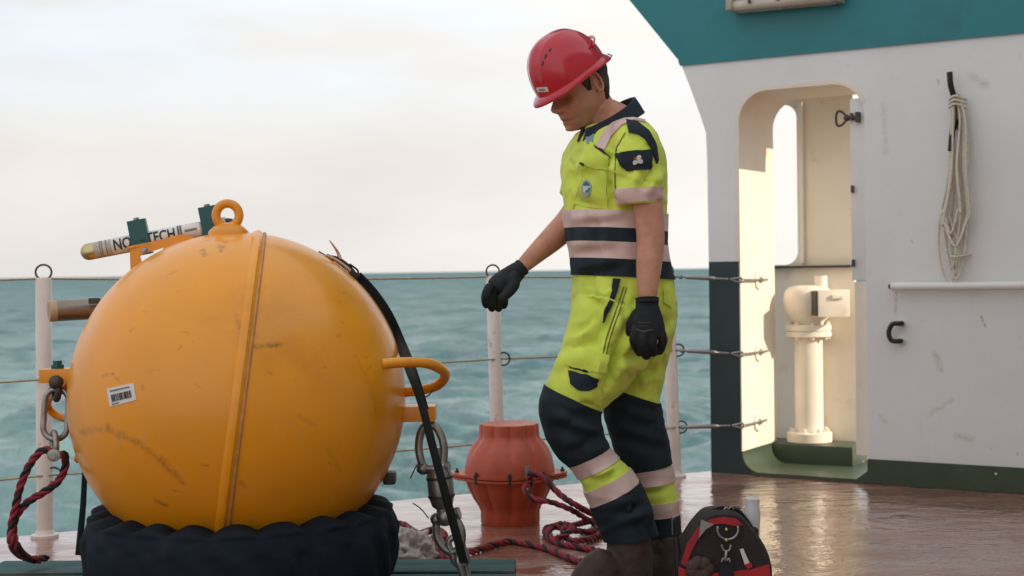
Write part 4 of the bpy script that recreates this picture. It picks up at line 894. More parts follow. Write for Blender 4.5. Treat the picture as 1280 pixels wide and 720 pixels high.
def head_pt(u, th, off=0):
    F, B, W = itp(u, _F) + off, itp(u, _B) + off, itp(u, _W) + off
    c, s = math.cos(th), math.sin(th)
    mid = (F - B) / 2; hl = (F + B) / 2
    if c >= 0:
        pc = .80; f = (F + .0) * abs(c) ** pc if B > 0 else mid + hl * abs(c) ** pc
    else: f = -B * abs(c) ** .9 if B > 0 else mid - hl * abs(c) ** .9
    l = W * math.copysign(abs(s) ** .86, s)
    g = lambda x, m, w: math.exp(-((x - m) / w) ** 2)
    if c > 0 and off < .001:
        al = abs(l)
        if -.052 < u < .018:      # nose
            t = (u + .046) / .075; pr = .030 * max(0, 1 - abs((u + .030) / (.043 if u > -.030 else .020)) ** 1.5); wd = .0085 + .009 * g(u, -.036, .016)
            f += pr * math.exp(-(al / wd) ** 2.4) + .009 * g(u, -.037, .009) * g(al, .0155, .006)
        f -= .0135 * g(u, -.009, .0115) * g(al, .031, .017)          # sockets
        f += .0075 * g(u, -.010, .0075) * g(al, .032, .0135)         # closed lids
        f += .0060 * g(u, .010, .007) * g(al, .028, .02)            # brow
        f += .0055 * g(u, -.0625, .0042) * g(al, 0, .020) + .0062 * g(u, -.0745, .0050) * g(al, 0, .018) - .0045 * g(u, -.0685, .0022) * g(al, 0, .023)
        f -= .0045 * g(u, -.085, .005) * g(al, 0, .022); f += .0045 * g(u, -.096, .008) * g(al, 0, .016)
        f += .0045 * g(u, -.032, .014) * g(al, .047, .015); f -= .004 * g(u, -.052, .014) * g(al, .042, .012)
    return hp(f, l, u)
def make_person():
    base = ground(785, 760)
    t = thing('person', 'worker in red helmet and yellow and navy hi-vis coverall looking down at the deck', 'person', V((base.x, 4.4, 0)))
    # ---- body: one continuous skin
    b = MB()
    us = np.concatenate([np.linspace(-.106, .05, 84), np.linspace(.054, .1245, 18)]); nth = 120; rings = []
    for u in us: rings.append([head_pt(u, 2 * PI * j / nth) for j in range(nth)])
    b.loft(rings)
    for s in (1, -1):   # ears
        c = hp(-.006, s * .073, .004); ex = (HF * .97 - HU * .22).normalized(); ez = (HU * .97 + HF * .2).normalized(); ey = (HL * s + HF * .35).normalized()
        b.tube([c + (ex * (math.cos(a) * .0135 - .004) + ez * (math.sin(a) * .0275)) * HS + ey * (.006 + .004 * (math.cos(a) < 0)) for a in [rad(x) for x in range(70, 320, 12)]], .0052, 8)
        b.sphere(c - ey * .002, .012, 12, 8, (1, .7, 2.0), (ex, ey, ez)); b.sphere(c + ex * .002 - ez * .027 + ey * .003, .0075, 10, 6)
    nb = at(772, 158, 4.42)
    N_ = spline([hp(-.020, 0, .02), hp(-.018, 0, -.04), hp(-.028, 0, -.085), nb, nb - ZZ * .06], 5); b.tube(N_, [float(np.interp(i / (len(N_) - 1), [0, .3, .6, 1], [.055, .060, .064, .075])) for i in range(len(N_))], 24)
    tor = [(766, 160, 30, 60), (767, 200, 46, 70), (768, 265, 46, 62), (774, 330, 44, 60), (778, 400, 48, 62), (778, 425, 40, 56)]
    b.loft([[at(x, y, YP) + PF * (math.cos(a) * A * KP) + PL * (math.sin(a) * B * KP) for a in [2 * PI * j / 28 for j in range(28)]] for x, y, A, B in tor])
    NA = [(790, 180, 4.24, 22), (801, 215, 4.21, 20.5), (809, 250, 4.20, 19.5), (812.5, 285, 4.19, 18.0), (813, 305, 4.185, 17.6), (811, 335, 4.17, 16.0), (809.5, 358, 4.16, 13.4), (809, 372, 4.157, 11.8), (809, 379, 4.155, 7), (809, 384, 4.155, 4)]
    limb(b, NA, 20)
    FA = [(744, 185, 4.57, 22), (735, 222, 4.58, 21), (724, 258, 4.58, 19), (712, 277, 4.56, 18), (692, 297, 4.53, 16.0), (670, 317, 4.50, 12.5), (654, 332, 4.48, 9.6), (646, 339, 4.475, 6), (642, 343, 4.475, 4)]
    limb(b, FA, 20)
    limb(b, [(773, 405, 4.32, 44), (738, 465, 4.30, 28), (719, 508, 4.28, 22), (746, 580, 4.285, 16), (786, 668, 4.30, 18), (786, 705, 4.3, 24)], 18)
    limb(b, [(795, 405, 4.48, 40), (795, 470, 4.49, 26), (797, 520, 4.5, 22), (814, 590, 4.51, 16), (828, 670, 4.52, 18), (830, 700, 4.52, 20)], 18)
    vs, ns, fs = solidify(b, .0034, 2)
    body = raw_build(vs, fs, 'body', None, t); me = body.data; me.materials.clear()
    ca = me.color_attributes.new('tone', 'FLOAT_COLOR', 'POINT'); g = lambda x, m, w: math.exp(-((x - m) / w) ** 2); colr = []
    for v in vs:
        q = v - HO; f, l, u = q.dot(HF) / HS, q.dot(HL) / HS, q.dot(HU) / HS; r, gg, bb = 1, 1, 1
        if -.13 < u < .14 and abs(l) < .1 and -.12 < f < .14:
            lip = max(g(u, -.0625, .0035), g(u, -.0745, .0042)) * g(abs(l), 0, .022) * (f > .06); ml_ = g(u, -.0685, .0022) * g(abs(l), 0, .027) * (f > .055); nos = g(u, -.045, .004) * (abs(l) < .02) * (f > .08)
            st = .42 * max(0, min(1, (f + .02) / .03)) * max(0, min(1, (-.045 - u) / .02)) * (1 - lip)
            red = .25 * g(u, -.03, .016) * g(l, 0, .014) * (f > .085) + .2 * (abs(l) > .074)
            brow = .8 * g(u, .0105 + .003 * (abs(l) < .03), .0042) * (abs(l) > .012) * (abs(l) < .047) * (f > .05)
            lid = .6 * g(u, -.0135, .0020) * g(abs(l), .032, .012) * (f > .05)
            r = 1 - .22 * lip - .40 * st - brow * .9 - lid - .6 * ml_ - .4 * nos; gg = 1 - .48 * lip - .36 * st - brow * .9 - lid - .25 * red - .45 * ml_ - .4 * nos; bb = 1 - .42 * lip - .28 * st - brow * .9 - lid - .25 * red - .45 * ml_ - .4 * nos; r, gg, bb = max(r, .06), max(gg, .06), max(bb, .06)
        colr += [r, gg, bb, 1]
    ca.data.foreach_set('color', colr)
    sk = M('skin', (.56, .275, .18), .48, var=.10, scale=26, bump=.0005, bscale=260, dirt=[((.44, .17, .10), .46, .68, 16, .6), ((.34, .16, .10), .58, .7, 60, .5)]); nt = sk.node_tree; bs = nt.nodes['Principled BSDF']
    at_ = nt.nodes.new('ShaderNodeAttribute'); at_.attribute_name = 'tone'; mu = nt.nodes.new('ShaderNodeVectorMath'); mu.operation = 'MULTIPLY'; src = bs.inputs['Base Color'].links[0].from_socket
    nt.links.new(src, mu.inputs[0]); nt.links.new(at_.outputs['Color'], mu.inputs[1]); nt.links.new(mu.outputs[0], bs.inputs['Base Color'])
    bs.inputs['Subsurface Weight'].default_value = .12; bs.inputs['Subsurface Radius'].default_value = (.012, .005, .003); bs.inputs['Subsurface Scale'].default_value = 1
    me.materials.append(sk)
    # ---- hair
    b = MB(); vs = []; fs = []; nu_, nt_ = 50, 90
    def hairline(th):     # lowest hair height for the angle from the face front
        a = abs(((th + PI) % (2 * PI)) - PI); return float(np.interp(a, [0, 1.0, 1.12, 1.28, 1.40, 1.55, 1.80, 2.0, 2.4, PI], [.075, .065, .040, .008, -.012, .034, .030, -.022, -.062, -.070]))
    for i in range(nu_):
        for j in range(nt_):
            th = 2 * PI * j / nt_; lo = hairline(th); u = lo + (.122 - lo) * i / (nu_ - 1); nz = noise.noise(V((math.cos(th) * 9, math.sin(th) * 9, u * 60))) * .0022; vs.append(head_pt(u, th, .0010 + .0062 * min(1, i / 4) + nz))
    for i in range(nu_ - 1):
        for j in range(nt_): fs.append([i * nt_ + j, i * nt_ + (j + 1) % nt_, (i + 1) * nt_ + (j + 1) % nt_, (i + 1) * nt_ + j])
    fs.append(list(range(nt_))[::-1]); fs.append([(nu_ - 1) * nt_ + j for j in range(nt_)]); b.add(vs, fs).build('hair', hair_m, t, 180)
    # ---- coverall
    b = MB()
    tor = [(764, 156, 28, 32), (766, 165, 38, 52), (766, 176, 46, 70), (766, 190, 53, 79), (766, 205, 58, 79), (767, 235, 59, 76), (768, 265, 57, 73), (771, 300, 55, 71), (776, 332, 54, 70), (778, 347, 55, 71), (780, 375, 59, 74), (779, 405, 60, 74), (778, 428, 52, 68), (778, 440, 40, 58)]
    def sec(x, y, A, B, n=40):
        c = at(x, y, YP); o = []
        for j in range(n):
            a = 2 * PI * j / n; ca_, sa = math.cos(a), math.sin(a); o.append(c + PF * (math.copysign(abs(ca_) ** .88, ca_) * A * KP) + PL * (math.copysign(abs(sa) ** .88, sa) * B * KP))
        return o
    b.loft([sec(*q) for q in tor])
    limb(b, [(782, 172, 4.30, 20), (791, 176, 4.25, 27), (797, 192, 4.22, 30.5), (799, 220, 4.205, 29.5), (800, 243, 4.20, 28.5), (800.5, 256, 4.20, 27)], 26)
    limb(b, [(752, 172, 4.50, 20), (745, 178, 4.55, 26), (738, 205, 4.58, 30), (728, 238, 4.585, 28), (724, 250, 4.58, 27)], 26)
    NL = [(775, 392, 4.33, 60), (760, 428, 4.31, 55), (741, 462, 4.29, 47), (722, 490, 4.275, 40.5), (714, 512, 4.27, 38.5), (717.5, 540, 4.275, 34.5), (736, 571, 4.28, 27.5), (748, 586, 4.283, 28), (760, 603, 4.287, 31.5), (770, 618, 4.29, 32.5), (779, 640, 4.295, 33), (786, 661, 4.30, 30)]
    FL = [(800, 392, 4.47, 46), (799, 430, 4.475, 41), (793, 465, 4.48, 37.5), (789, 497, 4.485, 36), (795, 530, 4.49, 34.5), (805, 566, 4.50, 31), (814, 590, 4.505, 26.5), (819, 610, 4.51, 25.5), (823, 630, 4.51, 24), (826, 648, 4.515, 23), (829, 680, 4.52, 23)]
    limb(b, NL, 30); limb(b, FL, 30)
    vs, ns, fs = solidify(b, .0058, 6)
    folds = [(757, 480, 772, 440, 7, .012), (735, 350, 770, 440, 9, .006), (790, 392, 758, 470, 6, .007), (770, 385, 742, 430, 7, .006), (800, 440, 770, 452, 6, .008), (825, 430, 782, 462, 7, .007), (838, 400, 800, 420, 7, .006), (690, 470, 745, 455, 8, .004), (705, 440, 750, 425, 7, .005), (728, 372, 760, 380, 7, .004), (822, 462, 790, 470, 5, .006),
             (712, 250, 760, 258, 6, .005), (716, 225, 752, 212, 7, .005), (760, 200, 768, 258, 5, .009), (775, 232, 790, 200, 7, .005), (822, 205, 800, 238, 6, .006), (786, 160, 800, 185, 7, .004), (725, 170, 716, 240, 6, .005), (745, 215, 757, 250, 6, .004), (712, 195, 725, 260, 5, .004),
             (715, 283, 780, 275, 5, .004), (717, 318, 770, 311, 6, .004), (724, 345, 780, 333, 5, .005), (745, 270, 752, 345, 6, .004),
             (686, 530, 735, 545, 7, .006), (752, 525, 715, 520, 8, .007), (757, 545, 722, 552, 7, .007), (706, 565, 745, 556, 6, .005), (745, 605, 770, 590, 4, .005), (740, 600, 765, 596, 4, .004), (760, 645, 805, 630, 7, .005), (772, 664, 815, 650, 6, .004), (772, 520, 815, 535, 8, .007), (768, 545, 825, 560, 7, .006), (800, 618, 830, 612, 4, .004), (780, 505, 820, 515, 6, .005)]
    rf = random.Random(11)
    for x0, x1, y0, y1, n_f, ang in ((712, 822, 185, 262, 26, 60), (705, 835, 355, 480, 34, 115), (690, 755, 500, 560, 8, 20), (770, 830, 500, 570, 8, 160), (750, 815, 620, 660, 6, 150), (775, 822, 195, 235, 7, 70)):
        for _ in range(n_f):
            x, y = rf.uniform(x0, x1), rf.uniform(y0, y1); a = rad(ang + rf.uniform(-45, 45)); ll = rf.uniform(8, 20)
            if 712 < x < 756 and 212 < y < 262: continue
            folds.append((x - math.cos(a) * ll, y - math.sin(a) * ll, x + math.cos(a) * ll, y + math.sin(a) * ll, rf.uniform(2.6, 4.5), rf.uniform(.0010, .0024)))
    vs = crease(vs, ns, folds)
    vs = [v + n * (.0075 * noise.noise(v * 10) + .0045 * (.5 - abs(noise.noise(V((v.x * 14 + v.z * 9, v.y * 10, v.z * 20 - v.x * 9))))) + .003 * noise.noise(V((v.x * 30, v.y * 30, v.z * 17)))) for v, n in zip(vs, ns)]
    cov = raw_build(vs, fs, 'coverall', hi_vis, t); cov['label'] = 'yellow hi-vis coverall with navy knees and pink-grey reflective tape'
    T = BVHTree.FromPolygons(vs, fs)
    def shell(name, mat, c0, n0, c1, n1, off=.003, nt=72, nv=None, t_=.002, amax=.30):
        """a sewn-on band: rays run outwards from the limb axis to the fabric"""
        c0, c1, n0, n1 = V(c0), V(c1), V(n0).normalized(), V(n1).normalized(); nv = nv or max(3, int((c1 - c0).length / .008)); vs_ = []; fs_ = []
        for i in range(nv + 1):
            s = i / nv; c = c0.lerp(c1, s); n = n0.lerp(n1, s).normalized(); u = (V((-1, 0, 0)) - n * V((-1, 0, 0)).dot(n)).normalized(); w = n.cross(u)
            for j in range(nt):
                a = 2 * PI * j / nt; d = u * math.cos(a) + w * math.sin(a); h = T.ray_cast(c, d, amax); r = h[3] if h[0] is not None else None
                vs_.append((c, d, r))
        R = [x[2] for x in vs_]; good = [r for r in R if r is not None]; med = float(np.median(good)) if good else .08
        for q_ in range(len(R)):
            pv = R[q_ - nt] if q_ >= nt else med
            if R[q_] is None or R[q_] > 2.1 * med or R[q_] < .8 * pv: R[q_] = pv
        k0 = len(vs_); P = [x[0] + x[1] * (r + off) for x, r in zip(vs_, R)] + [x[0] + x[1] * (r + off - t_ - .004) for x, r in zip(vs_, R)]
        for i in range(nv):
            for j in range(nt):
                a = i * nt + j; b_ = i * nt + (j + 1) % nt; fs_ += [[a, b_, b_ + nt, a + nt], [k0 + a, k0 + a + nt, k0 + b_ + nt, k0 + b_]]
        for i in (0, nv):
            for j in range(nt): a = i * nt + j; b_ = i * nt + (j + 1) % nt; fs_.append([a, b_, k0 + b_, k0 + a])
        MB().add(P, fs_).build(name, mat, cov, 60)
    def dirpx(x, y): return (ROT @ V((x, -y, 0))).normalized()
    # waist bands
    up = dirpx(.05, -1)
    ys = [(266, 287.5, tape), (287.5, 304.5, navy), (304.5, 325, tape), (325, 346.5, navy)]
    for a, e, m_ in ys:
        cx = lambda y: 768 + (y - 265) * .11
        shell('reflective_band' if m_ is tape else 'navy_band', m_, at(cx(a), a, YP), up, at(cx(e), e, YP), up, .0062 if m_ is tape else .0055, 120, 6)
    nl = lambda x, y: at(x, y, 4.28); fl = lambda x, y: at(x, y, 4.505)
    shell('knee_patch', navy, nl(722, 500), dirpx(-.42, .9), nl(738.5, 571), dirpx(.40, .9), .0045, 96, 24)
    shell('reflective_band', tape, nl(738, 570.5), dirpx(.45, .9), nl(748.5, 585.5), dirpx(.46, .9), .0045)
    shell('reflective_band', tape, nl(759.5, 600), dirpx(.46, .9), nl(770, 617.5), dirpx(.48, .9), .0045)
    shell('hem_panel', navy, nl(770, 617.5), dirpx(.48, .9), nl(789, 674), dirpx(.12, 1), .0065, 96)
    shell('knee_patch', navy, fl(790, 492), dirpx(-.3, .9), fl(812, 585), dirpx(.2, 1), .0045, 96, 24)
    shell('reflective_band', tape, fl(813, 585), dirpx(.12, 1), fl(817, 604), dirpx(.12, 1), .0045)
    shell('reflective_band', tape, fl(822, 627), dirpx(.12, 1), fl(825.5, 645.5), dirpx(.12, 1), .0045)
    shell('hem_panel', navy, fl(825.5, 645.5), dirpx(.1, 1), fl(829, 682), dirpx(.05, 1), .0030)
    # cuff of the near sleeve
    shell('reflective_band', tape, at(799.5, 236, 4.205), dirpx(.05, 1), at(800.5, 253, 4.20), dirpx(.10, 1), .0035, 56)
    def hit(px, py, off):
        d = ray(px, py); h = T.ray_cast(CAM, d, 12)
        if h[0] is None: return None, None
        return h[0] + h[1] * off, h[1]
    def patch(name, mat, top, bot, n=6, m=12, off=.004, parent=None, build=True, mb=None):
        """sewn piece between two pixel polylines, laid on the fabric"""
        S = lambda L_, s: (lambda q: (np.interp(q, range(len(L_)), [p[0] for p in L_]), np.interp(q, range(len(L_)), [p[1] for p in L_])))(s * (len(L_) - 1))
        G = []; NN = []; last = None
        for i in range(n + 1):
            r = []; rn = []
            for j in range(m + 1):
                a, e = S(top, j / m), S(bot, j / m); s = i / n; p, nn = hit(a[0] + (e[0] - a[0]) * s, a[1] + (e[1] - a[1]) * s, off)
                if p is None: p, nn = last if last else (at(*a, YP), -VIEW)
                last = (p, nn); r.append(p); rn.append(nn)
            G.append(r); NN.append(rn)
        b = mb or MB(); slab(b, G, NN, .005)
        if mb is None: return b.build(name, mat, parent or cov, 50)
    patch('shoulder_tape', tape, [(746, 183), (757, 163), (772, 149), (790, 143.5), (806, 146)], [(756, 187), (765, 171), (778, 157), (793, 151), (806, 154)], 3, 20, .006)
    patch('shoulder_patch', navy, [(783, 151), (797, 153), (810, 164), (819, 180), (822, 200)], [(786, 166), (797, 168), (806, 174), (814, 187), (820, 205)], 4, 18, .0065)
    sp = patch('sleeve_patch', navy, [(771, 193), (778, 190), (812, 187), (814.5, 190)], [(775, 207), (784, 214.5), (811, 211), (814, 207)], 5, 12, .0075)
    white_thread = M('white_thread', (.62, .60, .58), .7, var=.1, scale=60); teal_thread = M('teal_thread', (.03, .18, .22), .7, var=.2, scale=60); red_thread = M('red_thread', (.45, .05, .04), .7)
    def disc(mb, cx, cy, rx, ry, off, a0=0, a1=360, r0=0):
        G = []; NN = []; n = 4; m = 20
        for i in range(n + 1):
            r = []; rn = []
            for j in range(m + 1):
                a = rad(a0 + (a1 - a0) * j / m); s = r0 + (1 - r0) * (.02 + .98 * i / n); p, nn = hit(cx + math.cos(a) * rx * s, cy + math.sin(a) * ry * s, off); r.append(p); rn.append(nn)
            G.append(r); NN.append(rn)
        slab(mb, G, NN, .0012)
    b = MB(); disc(b, 795.5, 202.5, 2.6, 2.6, .0098); disc(b, 800.5, 202, 2.6, 2.6, .0098); disc(b, 798.5, 198, 2.4, 2.4, .0098); b.build('sleeve_emblem', white_thread, cov, 50)
    b = MB(); disc(b, 795.3, 198, 1.4, 1.4, .0112); b.build('emblem_dot', red_thread, cov, 50)
    b = MB(); disc(b, 734, 235, 6.4, 10.2, .0065); b.build('chest_emblem', M('emblem_grey', (.34, .40, .36), .7), cov, 50)
    b = MB(); disc(b, 734.2, 234.5, 4.6, 7.6, .0078); b.build('emblem_field', white_thread, cov, 50)
    b = MB(); disc(b, 734.4, 232.5, 4.2, 5.2, .0092, 180, 360); b.build('emblem_sky', teal_thread, cov, 50)
    b = MB(); disc(b, 735, 236, 4.0, 5.2, .0092, -10, 110, .45); b.build('emblem_wave', teal_thread, cov, 50)
    faded = M('faded_print', (.33, .40, .08), .8)
    for y0, x0, x1 in ((248.5, 729, 743), (252, 732, 740)): patch('chest_print', faded, [(x0, y0), (x1, y0 + .6)], [(x0, y0 + 1.6), (x1, y0 + 2.2)], 1, 6, .003)
    patch('pocket_flap', hi_vis, [(736, 181.5), (748, 186), (761, 196)], [(729.5, 205), (744, 210), (757.5, 214)], 5, 8, .0065)
    patch('chest_pocket', hi_vis, [(729.5, 206), (744, 211), (757, 215)], [(719, 255), (738, 260), (760, 262)], 8, 8, .0042)
    patch('pocket_seam', M('seam_dark', (.03, .04, .03), .8), [(745, 182.5), (754, 187), (764, 197)], [(745, 183.8), (754, 188.6), (763.4, 198.3)], 1, 8, .0072)
    patch('pen_slot', black_strap, [(726.5, 203), (731, 205)], [(726.3, 205.2), (731, 207)], 1, 3, .0082)
    patch('zip_placket', hi_vis, [(738.5, 178), (729, 205), (718, 240), (712, 264)], [(743.5, 180), (733.5, 207), (722, 242), (716.5, 264.5)], 2, 20, .0052)
    patch('undershirt', M('blue_shirt', (.22, .34, .38), .8, var=.2, scale=30), [(731, 165), (738, 168), (744, 160)], [(734, 180), (738, 181), (741, 178)], 4, 5, .003)
    patch('side_pocket', navy, [(767.5, 348), (766, 362), (760, 382), (752.5, 403)], [(776, 348.5), (772, 364), (764.5, 384), (754.5, 404)], 2, 14, .009)
    patch('cargo_pocket', hi_vis, [(712, 434), (735, 441), (757, 446)], [(697, 490), (722, 502), (750, 506)], 8, 10, .0060)
    patch('cargo_flap', hi_vis, [(711, 432), (735, 439), (759, 444)], [(707, 455), (730, 463), (754, 466)], 4, 10, .0105)
    patch('pocket_trim', navy, [(711.5, 464.5), (730, 468), (750, 473)], [(713, 480), (722, 488), (735, 490), (746, 482)], 5, 10, .0100)
    patch('pen_slot', black_strap, [(713, 457), (722, 460), (736, 463)], [(713, 459), (722, 463), (736, 466)], 1, 6, .0108)
    patch('back_pocket', hi_vis, [(829, 362), (836, 364), (840, 366)], [(829, 378), (835, 382), (838, 386)], 2, 4, .006)
    # leg seams
    patch('leg_seam', seam_m, [(779, 358), (769, 390), (757, 425), (752, 448)], [(780.2, 358.4), (770.2, 390.4), (758.2, 425.4), (753.2, 448.3)], 1, 18, .0022)
    patch('leg_seam', seam_m, [(783, 359), (773, 391), (761, 426), (756, 448)], [(784, 359.4), (774, 391.4), (762, 426.4), (757, 448.3)], 1, 18, .0022)
    patch('sleeve_seam', seam_m, [(781, 166), (770, 185), (768, 215), (770, 250)], [(782, 166.4), (771, 185.4), (769, 215.2), (771, 250)], 1, 16, .0020)
    # collar
    def ring_(fx, fy, bx, by, w, Yf=4.34, Yb=4.47, n=48):
        A, B = at(fx, fy, Yf), at(bx, by, Yb); c = (A + B) / 2; e = (B - A) / 2; return [c + e * math.cos(a) * (1 if math.cos(a) > 0 else 1.0) + PL * (w * math.sin(a)) for a in [2 * PI * j / n for j in range(n)]]
    rs = [ring_(725, 177, 801, 140, .100), ring_(728, 169, 796, 131, .092), ring_(731, 160.5, 790, 121.5, .083), ring_(733.5, 160.5, 786.5, 123, .077), ring_(733, 168, 788, 138, .078), ring_(735, 178, 788, 150, .078)]
    n = 48; vs_ = []; fs_ = []
    for r in rs: vs_ += r
    gap = lambda j: abs(((j / n * 2 * PI) - PI)) < .16
    for i in range(len(rs) - 1):
        for j in range(n):
            if not gap(j + .5): fs_.append([i * n + j, i * n + (j + 1) % n, (i + 1) * n + (j + 1) % n, (i + 1) * n + j])
    MB().add(vs_, fs_).build('collar', navy, cov, 40)
    # ---- gloves: palm, four unequal fingers and a thumb fused into one skin
    def glove(palm, fingers, cuff, up, flat, logo=None):
        b = MB(); limb(b, palm, 20, 4, flat, up)
        for f in fingers:
            S = limb(b, f, 12, 4); b.sphere(S[-1], f[-1][3] * m_at(f[-1][2]), 12, 8); b.sphere(S[0], f[0][3] * m_at(f[0][2]), 10, 6)
        v, n_, f_ = solidify(b, .0023, 3, .45)
        v = [p + q * (.0009 * noise.noise(p * 60)) for p, q in zip(v, n_)]
        g_ = raw_build(v, f_, 'glove', glove_m, t)
        c = MB(); a, e = at(*cuff[0][:3]), at(*cuff[1][:3]); k = m_at(cuff[0][2])
        c.tube([a, a.lerp(e, .15), a.lerp(e, .5), e], [cuff[0][3] * k * .96, cuff[0][3] * k * 1.06, cuff[0][3] * k, cuff[1][3] * k], 24); c.build('cuff', glove_m, g_, 60); return g_, (v, f_)
    g1, (gv, gf) = glove([(809, 375, 4.157, 14.0), (809, 383, 4.155, 15.0), (809.5, 392, 4.155, 17.5), (810, 405, 4.155, 20.5), (811, 416, 4.155, 20.5), (811.5, 422, 4.155, 18)],
          [[(796, 411, 4.150, 7.2), (793, 424, 4.148, 7.0), (796, 434, 4.165, 6.2), (799, 440, 4.185, 5.6)], [(805, 415, 4.142, 7.2), (803, 430, 4.138, 6.9), (806, 441, 4.155, 6.2), (808, 445, 4.17, 5.4)], [(815, 415, 4.145, 7.0), (815, 429, 4.142, 6.7), (816, 437, 4.158, 6.1), (817, 441, 4.17, 5.4)], [(824, 411, 4.152, 6.6), (828.5, 423, 4.150, 6.2), (827, 433, 4.162, 5.6), (824.5, 439, 4.172, 5.0)], [(797, 393, 4.165, 8.0), (790, 405, 4.175, 7.6), (789, 418, 4.19, 6.8), (792, 428, 4.2, 6.0)]],
          [(809, 372, 4.16, 14.4), (809.2, 378, 4.158, 14.6)], V((1, 0, 0)), (1, .6))
    TG = BVHTree.FromPolygons(gv, gf); b = MB()
    for (x0, y0, x1, y1, h) in ((795, 411, 804, 413.5, 1.6), (805, 413.5, 816, 411, 1.6), (797, 403, 813, 403, .7), (799, 407, 812, 407, .7)):
        G = [[], []]; NN = [[], []]; ok = True
        for j in range(7):
            for i in (0, 1):
                x, y = x0 + (x1 - x0) * j / 6, y0 + (y1 - y0) * j / 6 + h * i; hh = TG.ray_cast(CAM, ray(x, y), 9)
                if hh[0] is None: ok = False; continue
                G[i].append(hh[0] + hh[1] * .0012); NN[i].append(hh[1])
        if ok: slab(b, G, NN, .0008)
    b.build('glove_print', M('faded_glove_print', (.075, .065, .06), .6), g1, fix=True)
    glove([(651, 335, 4.48, 10.5), (643, 342, 4.475, 13.0), (634, 350, 4.47, 15.0), (625, 357, 4.465, 15.5), (618, 362, 4.46, 13.5)],
          [[(611.5, 360, 4.425, 6.6), (608, 368, 4.42, 6.3), (607, 376, 4.425, 5.8), (608, 380.5, 4.432, 5.2)], [(616, 363, 4.445, 6.8), (613.5, 374, 4.44, 6.4), (614, 381, 4.445, 5.8), (615, 385, 4.45, 5.2)], [(622, 365, 4.465, 6.6), (622, 375, 4.462, 6.2), (622.5, 381.5, 4.466, 5.7), (623, 385, 4.47, 5.1)], [(629, 364, 4.485, 6.2), (630, 373, 4.484, 5.8), (630, 379, 4.486, 5.3), (629.5, 382, 4.49, 4.8)], [(643, 347, 4.44, 8.0), (642, 357, 4.43, 7.6), (634, 367, 4.42, 6.6), (627, 373, 4.415, 5.8)]],
          [(654, 332.5, 4.48, 10.6), (646, 339.5, 4.476, 12)], V((0, -1, .35)), (1, 1.0))
    # ---- boots
    def boot(ank, Y, tilt):
        k = m_at(Y); a = at(*ank, Y); b = MB(); fz = PF * math.cos(tilt) - ZZ * math.sin(tilt); fu = ZZ * math.cos(tilt) + PF * math.sin(tilt)
        b.tube(spline([a + ZZ * .02, V((a.x, a.y, .19)), V((a.x, a.y, .12)) - fz * .005, V((a.x, a.y, .07)) - fz * .01], 4), [float(x) for x in np.interp(np.linspace(0, 1, 13), [0, .4, 1], [.066, .070, .066])], 22)
        h = V((a.x, a.y, .19 * math.sin(tilt))) + PF * (.12 * math.sin(tilt)); b.loft([[h + fz * s + PL * (math.cos(q) * w) + fu * (.018 + ht * .5 + math.copysign(abs(math.sin(q)) ** .8, math.sin(q)) * ht * .5) for q in [2 * PI * j / 24 for j in range(24)]] for s, w, ht in ((-.072, .020, .05), (-.066, .036, .075), (-.04, .043, .10), (.0, .046, .14), (.05, .047, .14), (.09, .049, .118), (.13, .051, .085), (.17, .050, .074), (.20, .040, .062), (.218, .018, .04))])
        v, n_, f_ = solidify(b, .005, 14)
        v = [p + q * (.003 * noise.noise(p * 22) + .0015 * noise.noise(p * 55)) for p, q in zip(v, n_)]
        o = raw_build(v, f_, 'boot', boot_m, t)
        P = [(-.076, 0), (-.066, .038), (-.03, .046), (.04, .043), (.10, .050), (.16, .054), (.20, .045), (.226, .016)]; P = P + [(x, -y) for x, y in P[::-1]]
        MB().plate(P, [], lambda x, y, s: h + fz * x + PL * y + fu * (.001 + s), .026).build('sole', black_rubber, o, 30)
        return o
    boot((786, 668), 4.30, rad(21)); boot((831, 674), 4.52, rad(8))
    # ---- helmet
    hpz = rad(35); F2 = V((-math.cos(PSI) * math.cos(hpz), -math.sin(PSI) * math.cos(hpz), -math.sin(hpz))); U2 = F2.cross(HL).normalized(); C = at(711.5, 94.5, 4.385)
    hel = bpy.data.objects
    n = 96; m = 36; vs_ = []; fs_ = []
    A_, B_, H_ = .119, .112, .143
    for i in range(m + 1):
        s = i / m
        for j in range(n):
            a = 2 * PI * j / n; c, s_ = math.cos(a), math.sin(a)
            ph = s * PI / 2; rr = math.cos(ph) ** .86; zz = math.sin(ph) ** .97
            ll = abs(s_ * rr)
            ridge = .004 * math.exp(-(ll / .16) ** 4) * (math.cos(ph * .9)) * (1 if c > -.3 else .6) + .0025 * math.exp(-((ll - .42) / .07) ** 2) * math.sin(ph * 2) 
            fx = (A_ if c > 0 else A_ * 1.05) * c * rr; lx = B_ * s_ * rr
            vs_.append(C + F2 * (fx + ridge * c) + HL * lx + U2 * (H_ * zz + ridge * math.sin(ph)))
    for i in range(m):
        for j in range(n): fs_.append([i * n + j, i * n + (j + 1) % n, (i + 1) * n + (j + 1) % n, (i + 1) * n + j])
    # rim and peak
    o = len(vs_); prof = [(0, 0), (.35, -.002), (.7, -.006), (1, -.012), (1, -.017), (.7, -.012), (.3, -.007), (-.05, -.008)]
